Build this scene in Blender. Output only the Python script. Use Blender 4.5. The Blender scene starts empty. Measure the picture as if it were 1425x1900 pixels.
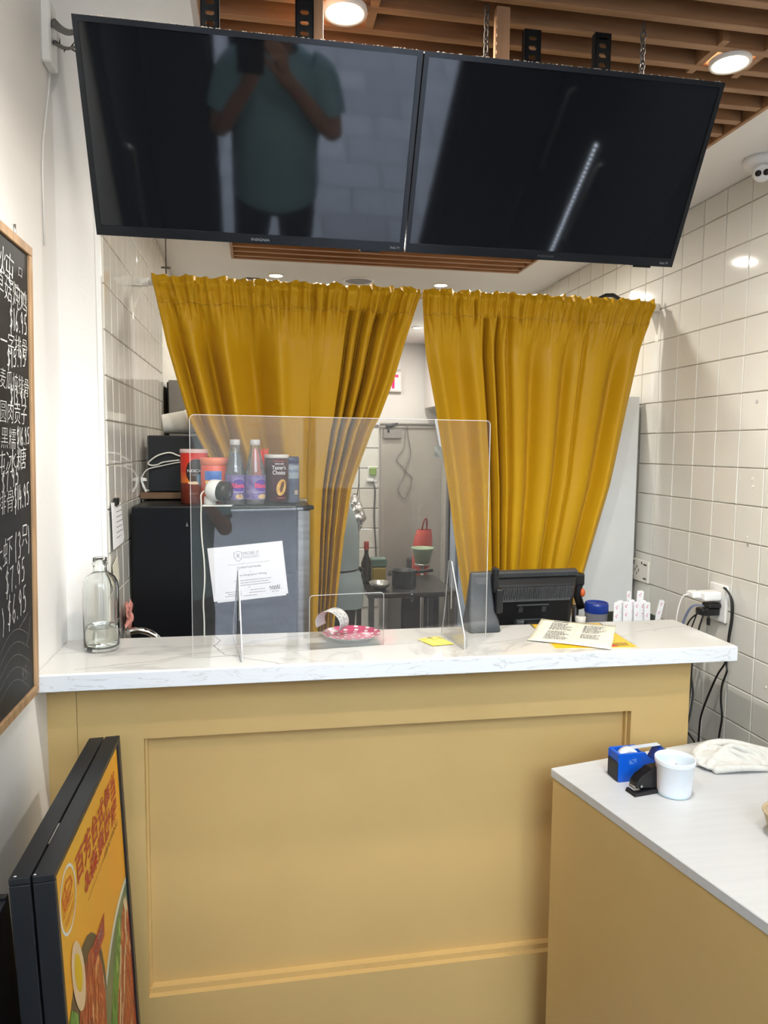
import bpy, bmesh, math, random
from mathutils import Matrix, Vector, noise
R = math.radians
C = bpy.context.scene.collection
SC = bpy.context.scene
random.seed(7)

# ------------------------------------------------------------------ camera, sky, exposure
cam_d = bpy.data.cameras.new('camera')
cam_d.sensor_fit = 'AUTO'; cam_d.sensor_width = 36.0
cam_d.lens = 1348.0 * 36.0 / 1900.0
cam_d.clip_start = 0.005; cam_d.clip_end = 60
cam = bpy.data.objects.new('camera', cam_d); C.objects.link(cam)
ax_x = Vector((0.98500, -0.17217, 0.00917))          # camera right in room axes
ax_f = Vector((0.17242, 0.98115, -0.08755))          # camera forward
ax_f.normalize()
ax_x = (ax_x - ax_x.dot(ax_f) * ax_f).normalized()
ax_u = ax_x.cross(ax_f)
m = Matrix((ax_x, ax_u, -ax_f)).transposed().to_4x4()
m.translation = (0, 0, 1.61)
cam.matrix_world = m
SC.camera = cam

w = bpy.data.worlds.new('overcast_sky'); SC.world = w; w.use_nodes = True
bg = w.node_tree.nodes['Background']
bg.inputs[0].default_value = (0.80, 0.90, 1.0, 1); bg.inputs[1].default_value = 8.6
SC.view_settings.view_transform = 'Standard'; SC.view_settings.look = 'None'
SC.view_settings.gamma = 1.0; SC.view_settings.use_curve_mapping = False
SC.view_settings.exposure = 0.85
SC.cycles.max_bounces = 10; SC.cycles.transparent_max_bounces = 16
SC.cycles.sample_clamp_indirect = 6.0
SC.cycles.caustics_reflective = False; SC.cycles.caustics_refractive = False
LAMP_W = 7.4                                         # watts of each ceiling downlight
LAMP_COL = (1.0, 0.95, 0.87)

# ------------------------------------------------------------------ materials
def lin(h):
    if isinstance(h, str):
        h = [int(h[i:i + 2], 16) / 255 for i in (0, 2, 4)]
        return tuple(c / 12.92 if c <= 0.04045 else ((c + 0.055) / 1.055) ** 2.4 for c in h) + (1,)
    return tuple(h) + (1,) if len(h) == 3 else tuple(h)
MATS = {}
def mat(name, col, rough=0.5, metal=0.0, var=0.06, scale=8.0, bump=0.0, bscale=60.0, spec=0.5, coat=0.0, sheen=0.0,
        emit=None, estr=0.0, stretch=(1, 1, 1), col2=None, trans=0.0, ior=1.45, sss=0.0):
    if name in MATS: return MATS[name]
    M = bpy.data.materials.new(name); M.use_nodes = True
    nt = M.node_tree; N = nt.nodes; L = nt.links; b = N['Principled BSDF']
    tc = N.new('ShaderNodeTexCoord'); mp = N.new('ShaderNodeMapping'); mp.inputs['Scale'].default_value = stretch
    L.new(tc.outputs['Object'], mp.inputs[0])
    c = lin(col)
    if var > 0 or col2:
        nz = N.new('ShaderNodeTexNoise'); nz.inputs['Scale'].default_value = scale; nz.inputs['Detail'].default_value = 4
        L.new(mp.outputs[0], nz.inputs['Vector'])
        rp = N.new('ShaderNodeValToRGB')
        lo = [x * (1 - var) for x in c[:3]] + [1]; hi = [min(1, x * (1 + var)) for x in c[:3]] + [1]
        if col2: lo, hi = lin(col), lin(col2)
        rp.color_ramp.elements[0].position = 0.35; rp.color_ramp.elements[0].color = lo
        rp.color_ramp.elements[1].position = 0.65; rp.color_ramp.elements[1].color = hi
        L.new(nz.outputs[0], rp.inputs[0]); L.new(rp.outputs[0], b.inputs['Base Color'])
    else:
        b.inputs['Base Color'].default_value = c
    b.inputs['Roughness'].default_value = rough; b.inputs['Metallic'].default_value = metal
    b.inputs['Specular IOR Level'].default_value = spec; b.inputs['Coat Weight'].default_value = coat
    b.inputs['Sheen Weight'].default_value = sheen; b.inputs['IOR'].default_value = ior
    b.inputs['Transmission Weight'].default_value = trans; b.inputs['Subsurface Weight'].default_value = sss
    if bump > 0:
        n2 = N.new('ShaderNodeTexNoise'); n2.inputs['Scale'].default_value = bscale; n2.inputs['Detail'].default_value = 3
        L.new(mp.outputs[0], n2.inputs['Vector'])
        bp = N.new('ShaderNodeBump'); bp.inputs['Strength'].default_value = bump; bp.inputs['Distance'].default_value = 0.01
        L.new(n2.outputs[0], bp.inputs['Height']); L.new(bp.outputs[0], b.inputs['Normal'])
    if emit:
        b.inputs['Emission Color'].default_value = lin(emit); b.inputs['Emission Strength'].default_value = estr
    MATS[name] = M
    return M
def clear_mat(name, tint=(1, 1, 1), haze=0.0, hazecol=(0.9, 0.9, 0.92), rough=0.02, ior=1.49, scratch=False):
    """thin clear sheet: what is behind it, a mirror reflection by angle and a pale haze mixed in for scattered light"""
    if name in MATS: return MATS[name]
    M = bpy.data.materials.new(name); M.use_nodes = True
    nt = M.node_tree; N = nt.nodes; L = nt.links; N.remove(N['Principled BSDF']); out = N['Material Output']
    tr = N.new('ShaderNodeBsdfTransparent'); tr.inputs[0].default_value = lin(tint)
    gl = N.new('ShaderNodeBsdfGlossy'); gl.inputs['Roughness'].default_value = rough; gl.inputs[0].default_value = (1, 1, 1, 1)
    fr = N.new('ShaderNodeFresnel'); fr.inputs[0].default_value = ior
    mx = N.new('ShaderNodeMixShader'); L.new(fr.outputs[0], mx.inputs[0]); L.new(tr.outputs[0], mx.inputs[1]); L.new(gl.outputs[0], mx.inputs[2])
    last = mx
    if haze > 0:
        df = N.new('ShaderNodeBsdfDiffuse'); df.inputs[0].default_value = lin(hazecol)
        m2 = N.new('ShaderNodeMixShader'); m2.inputs[0].default_value = haze
        if scratch:
            tc = N.new('ShaderNodeTexCoord'); mp = N.new('ShaderNodeMapping'); mp.inputs['Scale'].default_value = (2.5, 2.5, 60)
            nz = N.new('ShaderNodeTexNoise'); nz.inputs['Scale'].default_value = 3.0; nz.inputs['Detail'].default_value = 6
            ml = N.new('ShaderNodeMath'); ml.operation = 'MULTIPLY'; ml.inputs[1].default_value = haze * 2
            L.new(tc.outputs['Object'], mp.inputs[0]); L.new(mp.outputs[0], nz.inputs['Vector']); L.new(nz.outputs[0], ml.inputs[0]); L.new(ml.outputs[0], m2.inputs[0])
        L.new(mx.outputs[0], m2.inputs[1]); L.new(df.outputs[0], m2.inputs[2]); last = m2
    L.new(last.outputs[0], out.inputs[0])
    MATS[name] = M
    return M
def vein_mat(name, base, vein, rough=0.12, amount=0.35, scale=2.2, stretch=(1, 2.2, 2.2)):
    M = bpy.data.materials.new(name); M.use_nodes = True
    nt = M.node_tree; N = nt.nodes; L = nt.links; b = N['Principled BSDF']
    tc = N.new('ShaderNodeTexCoord'); mp = N.new('ShaderNodeMapping'); mp.inputs['Scale'].default_value = stretch; mp.inputs['Rotation'].default_value = (0, 0, 0.3)
    nz = N.new('ShaderNodeTexNoise'); nz.inputs['Scale'].default_value = scale; nz.inputs['Detail'].default_value = 8; nz.inputs['Distortion'].default_value = 1.2
    L.new(tc.outputs['Object'], mp.inputs[0]); L.new(mp.outputs[0], nz.inputs['Vector'])
    sb = N.new('ShaderNodeMath'); sb.operation = 'SUBTRACT'; sb.inputs[1].default_value = 0.5
    ab = N.new('ShaderNodeMath'); ab.operation = 'ABSOLUTE'
    rp = N.new('ShaderNodeValToRGB'); rp.color_ramp.elements[0].position = 0.0; rp.color_ramp.elements[0].color = (amount,) * 3 + (1,)
    rp.color_ramp.elements[1].position = 0.018; rp.color_ramp.elements[1].color = (0, 0, 0, 1)
    L.new(nz.outputs[0], sb.inputs[0]); L.new(sb.outputs[0], ab.inputs[0]); L.new(ab.outputs[0], rp.inputs[0])
    n2 = N.new('ShaderNodeTexNoise'); n2.inputs['Scale'].default_value = 3.0; L.new(tc.outputs['Object'], n2.inputs['Vector'])
    m0 = N.new('ShaderNodeMath'); m0.operation = 'MULTIPLY'; L.new(rp.outputs[0], m0.inputs[0]); L.new(n2.outputs[0], m0.inputs[1])
    mx = N.new('ShaderNodeMix'); mx.data_type = 'RGBA'; mx.inputs[6].default_value = lin(base); mx.inputs[7].default_value = lin(vein)
    L.new(m0.outputs[0], mx.inputs[0]); L.new(mx.outputs[2], b.inputs['Base Color']); b.inputs['Roughness'].default_value = rough
    MATS[name] = M
    return M

paint = mat('white_wall_paint', (0.80, 0.785, 0.76), 0.55, var=0.02, scale=3, bump=0.05, bscale=90)
ceil_m = mat('white_ceiling_paint', (0.80, 0.79, 0.77), 0.7, var=0.015, scale=2)
tile_m = mat('cream_glazed_tile', (0.71, 0.695, 0.635), 0.07, var=0.02, scale=3, coat=0.3)
grout_m = mat('pale_grout', (0.66, 0.63, 0.56), 0.7, var=0.08, scale=30)
ktile_m = mat('white_kitchen_tile', (0.74, 0.73, 0.68), 0.15, var=0.02)
kgrout_m = mat('dark_grout', (0.18, 0.17, 0.15), 0.8)
wood_m = mat('slat_wood', (0.25, 0.12, 0.052), 0.45, var=0.0, col2=(0.36, 0.19, 0.09), scale=3.5, stretch=(1.2, 14, 14), bump=0.06, bscale=20)
dark_wood = mat('dark_backing_wood', (0.06, 0.03, 0.02), 0.7)
post_wood = mat('post_wood', (0.42, 0.23, 0.12), 0.5, var=0.15, scale=6, stretch=(10, 10, 1))
frame_wood = mat('chalkboard_oak', (0.40, 0.245, 0.125), 0.5, var=0.18, scale=5, stretch=(8, 8, 1.5))
tan_m = mat('tan_paint', (0.59, 0.405, 0.165), 0.42, var=0.025, scale=4, bump=0.02, bscale=70)
tan2_m = mat('tan_paint_table', (0.59, 0.405, 0.165), 0.42, var=0.025, scale=4, bump=0.02, bscale=70)
marble = vein_mat('white_marble', (0.60, 0.59, 0.56), (0.38, 0.365, 0.345), 0.10, .9, 1.1, (1, 1.6, 1.6))
marble_edge_daylit = vein_mat('marble_edge_daylit', (0.69, 0.71, 0.74), (0.30, 0.31, 0.32), 0.25, 0.8, 4.5, (1.6, 2, 9))  # paler, bluer copy of the marble, daylight painted into the edge
laminate = mat('white_laminate', (0.57, 0.575, 0.58), 0.3, var=0.02, scale=6, stretch=(1, 12, 1))
tv_case = mat('tv_black_plastic', (0.012, 0.013, 0.015), 0.22, var=0.0)
tv_glass = mat('tv_screen_glass', (0.008, 0.009, 0.011), 0.045, var=0.0, ior=1.65)
black_m = mat('black_plastic', (0.012, 0.012, 0.013), 0.38, var=0.1)
black_gloss = mat('black_gloss', (0.006, 0.006, 0.008), 0.15, var=0.0)
grey_plastic = mat('charcoal_plastic', (0.05, 0.055, 0.06), 0.4, var=0.08)
steel = mat('brushed_steel', (0.50, 0.49, 0.47), 0.32, 1.0, var=0.08, scale=6, stretch=(1, 1, 20))
chrome = mat('chrome', (0.75, 0.75, 0.76), 0.08, 1.0, var=0.0)
zinc = mat('zinc_chain', (0.13, 0.115, 0.10), 0.6, 0.7, var=0.2, scale=50)
white_pl = mat('white_plastic', (0.80, 0.80, 0.78), 0.35, var=0.01)
ivory_pl = mat('ivory_plastic', (0.74, 0.71, 0.63), 0.35, var=0.02)
lamp_ring = mat('lamp_trim', (0.80, 0.74, 0.66), 0.4, var=0.0)
lamp_glow = mat('lamp_diffuser', (0.9, 0.9, 0.9), 0.5, var=0.0, emit=(1.0, 0.93, 0.80), estr=14.0)
paper_m = mat('white_paper', (0.82, 0.82, 0.83), 0.7, var=0.02)
ink_m = mat('black_ink', (0.05, 0.05, 0.055), 0.7, var=0.0)
ink_grey = mat('grey_ink', (0.28, 0.28, 0.29), 0.7, var=0.0)
red_ink = mat('red_ink', (0.55, 0.03, 0.05), 0.6, var=0.0)
white_ink = mat('white_ink', (0.85, 0.85, 0.85), 0.6, var=0.0)
grey_logo = mat('grey_logo_ink', (0.30, 0.31, 0.33), 0.5, var=0.0)
chalk_m = mat('white_chalk', (0.66, 0.66, 0.64), 0.9, var=0.25, scale=120)
chalk_faint = mat('faint_chalk', (0.22, 0.22, 0.22), 0.9, var=0.25, scale=120)
board_m = mat('chalkboard_black', (0.010, 0.011, 0.012), 0.5, var=0.0, col2=(0.022, 0.023, 0.024), scale=4, stretch=(1, 1.2, 4), spec=0.3)
cable_black = mat('black_rubber', (0.008, 0.008, 0.008), 0.45, var=0.0)
cable_white = mat('white_rubber', (0.78, 0.77, 0.72), 0.45, var=0.0)
acrylic = clear_mat('clear_acrylic', (0.97, 0.97, 0.96), 0.028, (0.85, 0.83, 0.80), 0.02, ior=1.72, scratch=True)
acrylic_edge_glint = mat('acrylic_edge_glint', (0.62, 0.62, 0.61), 0.2, var=0.0)  # opaque pale colour paints the light caught by the cut edges
glass_thin = clear_mat('shop_glass', (0.97, 0.98, 0.98), 0.0)
bottle_glass = mat('bottle_glass', (0.96, 0.98, 0.97), 0.01, var=0.0, trans=1.0, ior=1.45)
curtain_m = mat('mustard_satin', (0.50, 0.275, 0.006), 0.40, var=0.02, scale=3, bump=0.02, bscale=600, sheen=0.04, spec=0.22)

# ------------------------------------------------------------------ mesh helpers
class MB:
    def __init__(s): s.bm = bmesh.new(); s.mi = 0
    def _fin(s, vs, M):
        if M is not None: bmesh.ops.transform(s.bm, matrix=M, verts=vs)
        return vs
    def poly(s, pts, M=None):
        vs = [s.bm.verts.new(p) for p in pts]; f = s.bm.faces.new(vs); f.material_index = s.mi; s._fin(vs, M); return vs
    def box(s, lo, hi, bev=0.0, M=None, seg=1):
        lo = Vector(lo); hi = Vector(hi)
        r = bmesh.ops.create_cube(s.bm, size=1.0); vs = r['verts']
        for v in vs: v.co = Vector((lo[i] + (v.co[i] + 0.5) * (hi[i] - lo[i]) for i in range(3)))
        fs = {f for v in vs for f in v.link_faces}
        for f in fs: f.material_index = s.mi
        if bev > 0:
            es = {e for v in vs for e in v.link_edges}
            r = bmesh.ops.bevel(s.bm, geom=list(es), offset=bev, segments=seg, affect='EDGES', profile=0.5)
            vs = list({v for f in r['faces'] for v in f.verts} | {v for v in vs if v.is_valid})
            for f in {f for v in vs for f in v.link_faces}: f.material_index = s.mi
        return s._fin(vs, M)
    def lathe(s, prof, c=(0, 0, 0), n=28, M=None, a0=0.0, a1=2 * math.pi):
        full = abs(a1 - a0 - 2 * math.pi) < 1e-6
        k = n if full else n + 1
        rings = []; vs = []
        for r, z in prof:
            if r < 1e-6:
                v = s.bm.verts.new((c[0], c[1], c[2] + z)); rings.append([v]); vs.append(v)
            else:
                ring = [s.bm.verts.new((c[0] + r * math.cos(a0 + (a1 - a0) * i / n), c[1] + r * math.sin(a0 + (a1 - a0) * i / n), c[2] + z)) for i in range(k)]
                rings.append(ring); vs += ring
        for A, B in zip(rings, rings[1:]):
            m_ = k if full else k - 1
            for i in range(m_):
                j = (i + 1) % k
                if len(A) == 1 and len(B) == 1: continue
                if len(A) == 1: q = (A[0], B[j], B[i])
                elif len(B) == 1: q = (A[i], A[j], B[0])
                else: q = (A[i], A[j], B[j], B[i])
                f = s.bm.faces.new(q); f.material_index = s.mi; f.smooth = True
        return s._fin(vs, M)
    def tube(s, pts, r, n=8, closed=False, M=None, cap=True):
        P = [Vector(p) for p in pts]; k = len(P); rings = []; vs = []
        rr = r if isinstance(r, (list, tuple)) else [r] * k
        prev = None
        for i in range(k):
            a = P[(i - 1) % k] if (closed or i > 0) else P[i]; b = P[(i + 1) % k] if (closed or i < k - 1) else P[i]
            t = (b - a).normalized()
            if prev is None:
                up = Vector((0, 0, 1)) if abs(t.z) < 0.9 else Vector((1, 0, 0))
                nn = t.cross(up).normalized()
            else:
                nn = (prev - prev.dot(t) * t)
                nn = nn.normalized() if nn.length > 1e-6 else t.orthogonal().normalized()
            prev = nn; bb = t.cross(nn)
            ring = [s.bm.verts.new(P[i] + rr[i] * (math.cos(2 * math.pi * j / n) * nn + math.sin(2 * math.pi * j / n) * bb)) for j in range(n)]
            rings.append(ring); vs += ring
        pairs = list(zip(rings, rings[1:])) + ([(rings[-1], rings[0])] if closed else [])
        for A, B in pairs:
            for j in range(n):
                f = s.bm.faces.new((A[j], A[(j + 1) % n], B[(j + 1) % n], B[j])); f.material_index = s.mi; f.smooth = True
        if cap and not closed:
            for ring in (rings[0][::-1], rings[-1]):
                f = s.bm.faces.new(ring); f.material_index = s.mi
        return s._fin(vs, M)
    def prism(s, pts, d, M=None, bev=0.0):
        """extrude the closed outline pts (3d, planar) by vector d"""
        d = Vector(d); a = [s.bm.verts.new(Vector(p)) for p in pts]; b = [s.bm.verts.new(Vector(p) + d) for p in pts]; k = len(a)
        fs = [s.bm.faces.new(a[::-1]), s.bm.faces.new(b)]
        for i in range(k): fs.append(s.bm.faces.new((a[i], a[(i + 1) % k], b[(i + 1) % k], b[i])))
        for f in fs: f.material_index = s.mi
        vs = a + b
        if bev > 0:
            es = {e for v in vs for e in v.link_edges}
            r = bmesh.ops.bevel(s.bm, geom=list(es), offset=bev, segments=2, affect='EDGES', profile=0.5)
            vs = list({v for f in r['faces'] for v in f.verts} | {v for v in vs if v.is_valid})
            for f in {f for v in vs for f in v.link_faces}: f.material_index = s.mi
        return s._fin(vs, M)
    def ball(s, c, r, n=16, m_=10, sc=(1, 1, 1), M=None):
        prof = [(math.sin(math.pi * i / m_) * r, -math.cos(math.pi * i / m_) * r) for i in range(m_ + 1)]
        vs = s.lathe(prof, (0, 0, 0), n)
        for v in vs: v.co = Vector((v.co.x * sc[0] + c[0], v.co.y * sc[1] + c[1], v.co.z * sc[2] + c[2]))
        return s._fin(vs, M)
    def grid(s, fn, nu, nv, smooth=True):
        G = [[s.bm.verts.new(fn(i / nu, j / nv)) for j in range(nv + 1)] for i in range(nu + 1)]
        for i in range(nu):
            for j in range(nv):
                f = s.bm.faces.new((G[i][j], G[i + 1][j], G[i + 1][j + 1], G[i][j + 1])); f.material_index = s.mi; f.smooth = smooth
        return G
    def ringframe(s, o, ux, uy, w_, h_, b, d):
        """rectangular frame: outer w_ x h_ in plane (ux, uy) from corner o, border b, extruded by vector d"""
        o = Vector(o); ux = Vector(ux); uy = Vector(uy)
        for (x0, y0, x1, y1) in ((0, 0, w_, b), (0, h_ - b, w_, h_), (0, b, b, h_ - b), (w_ - b, b, w_, h_ - b)):
            s.prism([o + ux * x0 + uy * y0, o + ux * x1 + uy * y0, o + ux * x1 + uy * y1, o + ux * x0 + uy * y1], d)

WORLD = {}
def part(name, mb, mats, parent=None, kind=None, smooth_all=False, label=None):
    bm = mb.bm if isinstance(mb, MB) else mb
    bmesh.ops.recalc_face_normals(bm, faces=bm.faces[:])
    if parent is not None: bmesh.ops.transform(bm, matrix=WORLD[parent.name].inverted(), verts=bm.verts[:])
    me = bpy.data.meshes.new(name); 
    if smooth_all:
        for f in bm.faces: f.smooth = True
    bm.to_mesh(me); bm.free()
    for m_ in (mats if isinstance(mats, (list, tuple)) else [mats]): me.materials.append(m_)
    o = bpy.data.objects.new(name, me); C.objects.link(o)
    if parent is not None: o.parent = parent; WORLD[o.name] = WORLD[parent.name].copy()
    else: WORLD[o.name] = Matrix.Identity(4)
    if kind: o['kind'] = kind
    if label: o['label'] = label
    return o
def mesh_part(name, me, mats, parent):
    """link an already world-space mesh under parent"""
    me.transform(WORLD[parent.name].inverted()) if parent is not None else None
    me.materials.clear()
    for m_ in (mats if isinstance(mats, (list, tuple)) else [mats]): me.materials.append(m_)
    o = bpy.data.objects.new(name, me); C.objects.link(o); o.parent = parent
    WORLD[o.name] = WORLD[parent.name].copy()
    return o
def thing(name, label, cat, loc=(0, 0, 0), group=None):
    o = bpy.data.objects.new(name, None); C.objects.link(o); o.location = loc; o.empty_display_size = 0.05
    WORLD[o.name] = Matrix.Translation(loc)
    o['label'] = label; o['category'] = cat
    if group: o['group'] = group
    return o
def tag(o, label, cat, group=None):
    o['label'] = label; o['category'] = cat
    if group: o['group'] = group
    return o
def recentre(o):
    """move a top-level single mesh's origin to its base"""
    me = o.data; xs = [v.co for v in me.vertices]
    b = Vector((sum(v.x for v in xs) / len(xs), sum(v.y for v in xs) / len(xs), min(v.z for v in xs)))
    me.transform(Matrix.Translation(-b)); o.location = b; WORLD[o.name] = Matrix.Translation(b)
    return o
def single(name, mb, mats, label, cat, group=None, smooth_all=False):
    return tag(recentre(part(name, mb, mats, smooth_all=smooth_all)), label, cat, group)
def text_mesh(s, o, ux, uy, w_, h_, shear=0.0, bold=0.0, keep=False):
    """lettering as a flat mesh filling w_ x h_ from the lower-left corner o along ux, uy"""
    cu = bpy.data.curves.new('lettering', 'FONT'); cu.body = s; cu.shear = shear; cu.offset = bold; cu.resolution_u = 3
    t = bpy.data.objects.new('lettering', cu); C.objects.link(t)
    bpy.context.view_layer.update()
    me = bpy.data.meshes.new_from_object(t.evaluated_get(bpy.context.evaluated_depsgraph_get()))
    bpy.data.objects.remove(t); bpy.data.curves.remove(cu)
    if not me.vertices: return me
    x0 = min(v.co.x for v in me.vertices); x1 = max(v.co.x for v in me.vertices)
    y0 = min(v.co.y for v in me.vertices); y1 = max(v.co.y for v in me.vertices)
    sx = w_ / max(x1 - x0, 1e-6); sy = h_ / max(y1 - y0, 1e-6)
    if keep: sx = sy = min(sx, sy)
    o = Vector(o); ux = Vector(ux).normalized(); uy = Vector(uy)
    for v in me.vertices:
        v.co = o + ux * ((v.co.x - x0) * sx) + uy * ((v.co.y - y0) * sy)
    return me
def wrap_text(s, c, r, a_mid, z0, w_, h_, shear=0.0, bold=0.0):
    """lettering bent round a jar of radius r about the vertical axis at c, centred on angle a_mid"""
    me = text_mesh(s, (0, 0, 0), (1, 0, 0), (0, 1, 0), w_, h_, shear, bold)
    for v in me.vertices:
        a = a_mid + (v.co.x - w_ / 2) / r
        v.co = Vector((c[0] + r * math.cos(a), c[1] + r * math.sin(a), z0 + v.co.y))
    return me
def patch(mb, c, r, a0, a1, z0, z1, n=10, outline=None):
    """curved label patch on a jar"""
    mb.grid(lambda u, v: (c[0] + r * math.cos(a0 + (a1 - a0) * u), c[1] + r * math.sin(a0 + (a1 - a0) * u), z0 + (z1 - z0) * v), n, 4)
def disc_patch(mb, c, r, am, zc, ra, rz, n=24, tilt=0.0):
    """ellipse printed on a jar"""
    def P(x, z): return (c[0] + r * math.cos(am + x / r), c[1] + r * math.sin(am + x / r), zc + z)
    rings = []
    for k in range(5):
        f = k / 4
        rings.append([(ra * f * math.cos(2 * math.pi * i / n), rz * f * math.sin(2 * math.pi * i / n)) for i in range(n)])
    ct, st = math.cos(tilt), math.sin(tilt)
    V = [[mb.bm.verts.new(P(x * ct - z * st, x * st + z * ct)) for x, z in ring] for ring in rings[1:]]
    v0 = mb.bm.verts.new(P(0, 0))
    for i in range(n):
        f = mb.bm.faces.new((v0, V[0][i], V[0][(i + 1) % n])); f.material_index = mb.mi
        for A, B in zip(V, V[1:]):
            f = mb.bm.faces.new((A[i], A[(i + 1) % n], B[(i + 1) % n], B[i])); f.material_index = mb.mi
def strokes(mb, lines, o, ux, uy, wd):
    """ribbons of width wd along polylines given in (x, y) of the plane o, ux, uy"""
    o = Vector(o); ux = Vector(ux); uy = Vector(uy)
    for ln in lines:
        for (xa, ya), (xb, yb) in zip(ln, ln[1:]):
            d = Vector((xb - xa, yb - ya)); 
            if d.length < 1e-7: continue
            d.normalize(); n_ = Vector((-d.y, d.x)) * wd / 2; e = d * wd * 0.3
            q = [(xa - e.x + n_.x, ya - e.y + n_.y), (xa - e.x - n_.x, ya - e.y - n_.y), (xb + e.x - n_.x, yb + e.y - n_.y), (xb + e.x + n_.x, yb + e.y + n_.y)]
            mb.poly([o + ux * x + uy * y for x, y in q])
GLYPH = {
 '0': [[(.5, 1), (.15, .8), (.1, .4), (.4, 0), (.75, .2), (.85, .65), (.5, 1)]],
 '1': [[(.5, 1), (.45, 0)]],
 '3': [[(.1, .9), (.5, 1), (.8, .8), (.4, .55), (.8, .35), (.6, .05), (.1, .05)]],
 '4': [[(.4, 1), (.1, .4), (.85, .45)], [(.7, .75), (.6, 0)]],
 '5': [[(.85, 1), (.35, .95), (.25, .55), (.6, .6), (.8, .35), (.6, .05), (.15, .05)]],
 '6': [[(.7, 1), (.3, .6), (.15, .2), (.45, 0), (.8, .2), (.6, .45), (.2, .3)]],
 '7': [[(.1, .95), (.8, 1), (.5, .5), (.4, 0)]],
 '8': [[(.5, .5), (.2, .75), (.5, 1), (.8, .75), (.5, .5), (.15, .25), (.5, 0), (.85, .25), (.5, .5)]],
 '9': [[(.75, .7), (.45, .5), (.2, .75), (.5, 1), (.75, .75), (.6, 0)]],
 '$': [[(.8, .85), (.45, .95), (.2, .75), (.75, .35), (.5, .08), (.1, .15)], [(.6, 1.12), (.35, -.15)]],
 '.': [[(.4, .08), (.5, 0)]], '(': [[(.6, 1.05), (.3, .6), (.35, -.05)]], ')': [[(.3, 1.05), (.65, .55), (.4, -.05)]],
}
def chalk_digits(mb, s, o, ux, uy, w_, h_, wd):
    adv = [0.45 if ch in '.1' else 1.0 for ch in s]; tot = sum(adv); x = 0; o = Vector(o)
    for ch, a in zip(s, adv):
        cw = w_ * a / tot
        strokes(mb, [[(x + px * cw * 0.85, py * h_ + random.uniform(-1, 1) * h_ * .02) for px, py in ln] for ln in GLYPH[ch]], o, ux, uy, wd)
        x += cw

# ------------------------------------------------------------------ room shell
XW, XL, XT = 1.51, -0.515, -0.408       # right tiled wall, painted left wall, tiled left wall behind the pillar
YF, YP, YK = -.75, 2.085, 5.9           # shop front, pillar face, kitchen back wall
ZC = 2.46
def struct(name, mb, mats):
    return part(name, mb, mats, kind='structure')
b = MB(); b.box((XL - .1, YF, -.15), (XW + .1, YK, -.10)); struct('floor', b, mat('dark_floor_tile', (0.30, 0.30, 0.31), 0.3, var=0.2, scale=4))
b = MB(); b.box((-.10, .35, ZC), (XW, YP, ZC + .06)); b.box((XT - .1, YP + .03, ZC), (XW + .05, YK, ZC + .06)); b.box((XT, YP, ZC), (XW, YP + .03, ZC + .06)); b.box((-.12, .33, ZC), (-.10, YP, 3.0)); b.box((-.10, .33, ZC), (XW, .35, 3.0)); b.box((XL, .35, 3.0), (-.10, YP, 3.05)); b.box((XL, YF, 3.0), (XW, .35, 3.05))
struct('ceiling', b, ceil_m)
b = MB(); b.box((XL - .1, YF, -.1), (XL, YP, 3.05)); struct('wall_left', b, paint)
b = MB(); b.box((XL - .1, YP, -.1), (XT - .004, YP + .03, 3.05)); b.box((XT - .004, YP, ZC + .0605), (-.08, YP + .03, 3.05)); struct('wall_pillar', b, paint)
b = MB(); b.box((XT - .012, YP - .003, -.1), (XT + .002, YP + .016, ZC), bev=.002); struct('trim_1', b, white_pl)
b = MB(); b.box((XT - .1, YP + .03, -.1), (XT - .004, YK, ZC)); wl = struct('wall_left_tiled', b, grout_m)
b = MB(); b.box((XW + .004, YF, -.1), (XW + .1, YK, 3.05)); wr = struct('wall_right', b, grout_m)
b = MB(); b.box((XT, YK, -.1), (XW, YK + .1, ZC)); wk = struct('wall_back', b, paint)
def tile_mesh(name, sx, sy, t=0.006, bv=0.0022):
    mb = MB(); a = [(-sx, -sy), (sx, -sy), (sx, sy), (-sx, sy)]
    lo = [mb.bm.verts.new((0, x / 2, y / 2)) for x, y in a]
    md = [mb.bm.verts.new((t - bv * .7, x / 2, y / 2)) for x, y in a]
    hi = [mb.bm.verts.new((t, (x - math.copysign(2 * bv, x)) / 2, (y - math.copysign(2 * bv, y)) / 2)) for x, y in a]
    for A, B in ((lo, md), (md, hi)):
        for i in range(4): mb.bm.faces.new((A[i], A[(i + 1) % 4], B[(i + 1) % 4], B[i]))
    mb.bm.faces.new(hi)
    bmesh.ops.recalc_face_normals(mb.bm, faces=mb.bm.faces[:])
    me = bpy.data.meshes.new(name); mb.bm.to_mesh(me); mb.bm.free(); me.materials.append(tile_m); return me
def lay_tiles(wall, X, face, y0, dy, ny, z0, dz, nz, ztop, mtl, skip=lambda y, z: False, g=0.003):
    cache = {}
    for i in range(ny):
        for j in range(nz):
            ya, yb = y0 + i * dy, y0 + (i + 1) * dy; za, zb = z0 + j * dz, min(z0 + (j + 1) * dz, ztop)
            if zb - za < .015 or skip((ya + yb) / 2, (za + zb) / 2): continue
            k = round(zb - za, 3)
            if k not in cache: cache[k] = tile_mesh('tile', dy - g, zb - za - g); cache[k].materials[0] = mtl
            o = bpy.data.objects.new('tile', cache[k]); C.objects.link(o); o.parent = wall
            o.location = (X, (ya + yb) / 2, (za + zb) / 2)
            rz = (0 if face > 0 else math.pi) + random.gauss(0, .004)
            o.rotation_euler = (0, random.gauss(0, .004), rz)
lay_tiles(wr, XW + .004, -1, 1.1034, .1226, 20, .5055, .117, 17, ZC, tile_m, skip=lambda y, z: (y > 2.75 and z < 1.75) or (y > 3.0 and z < 2.0))
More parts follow.
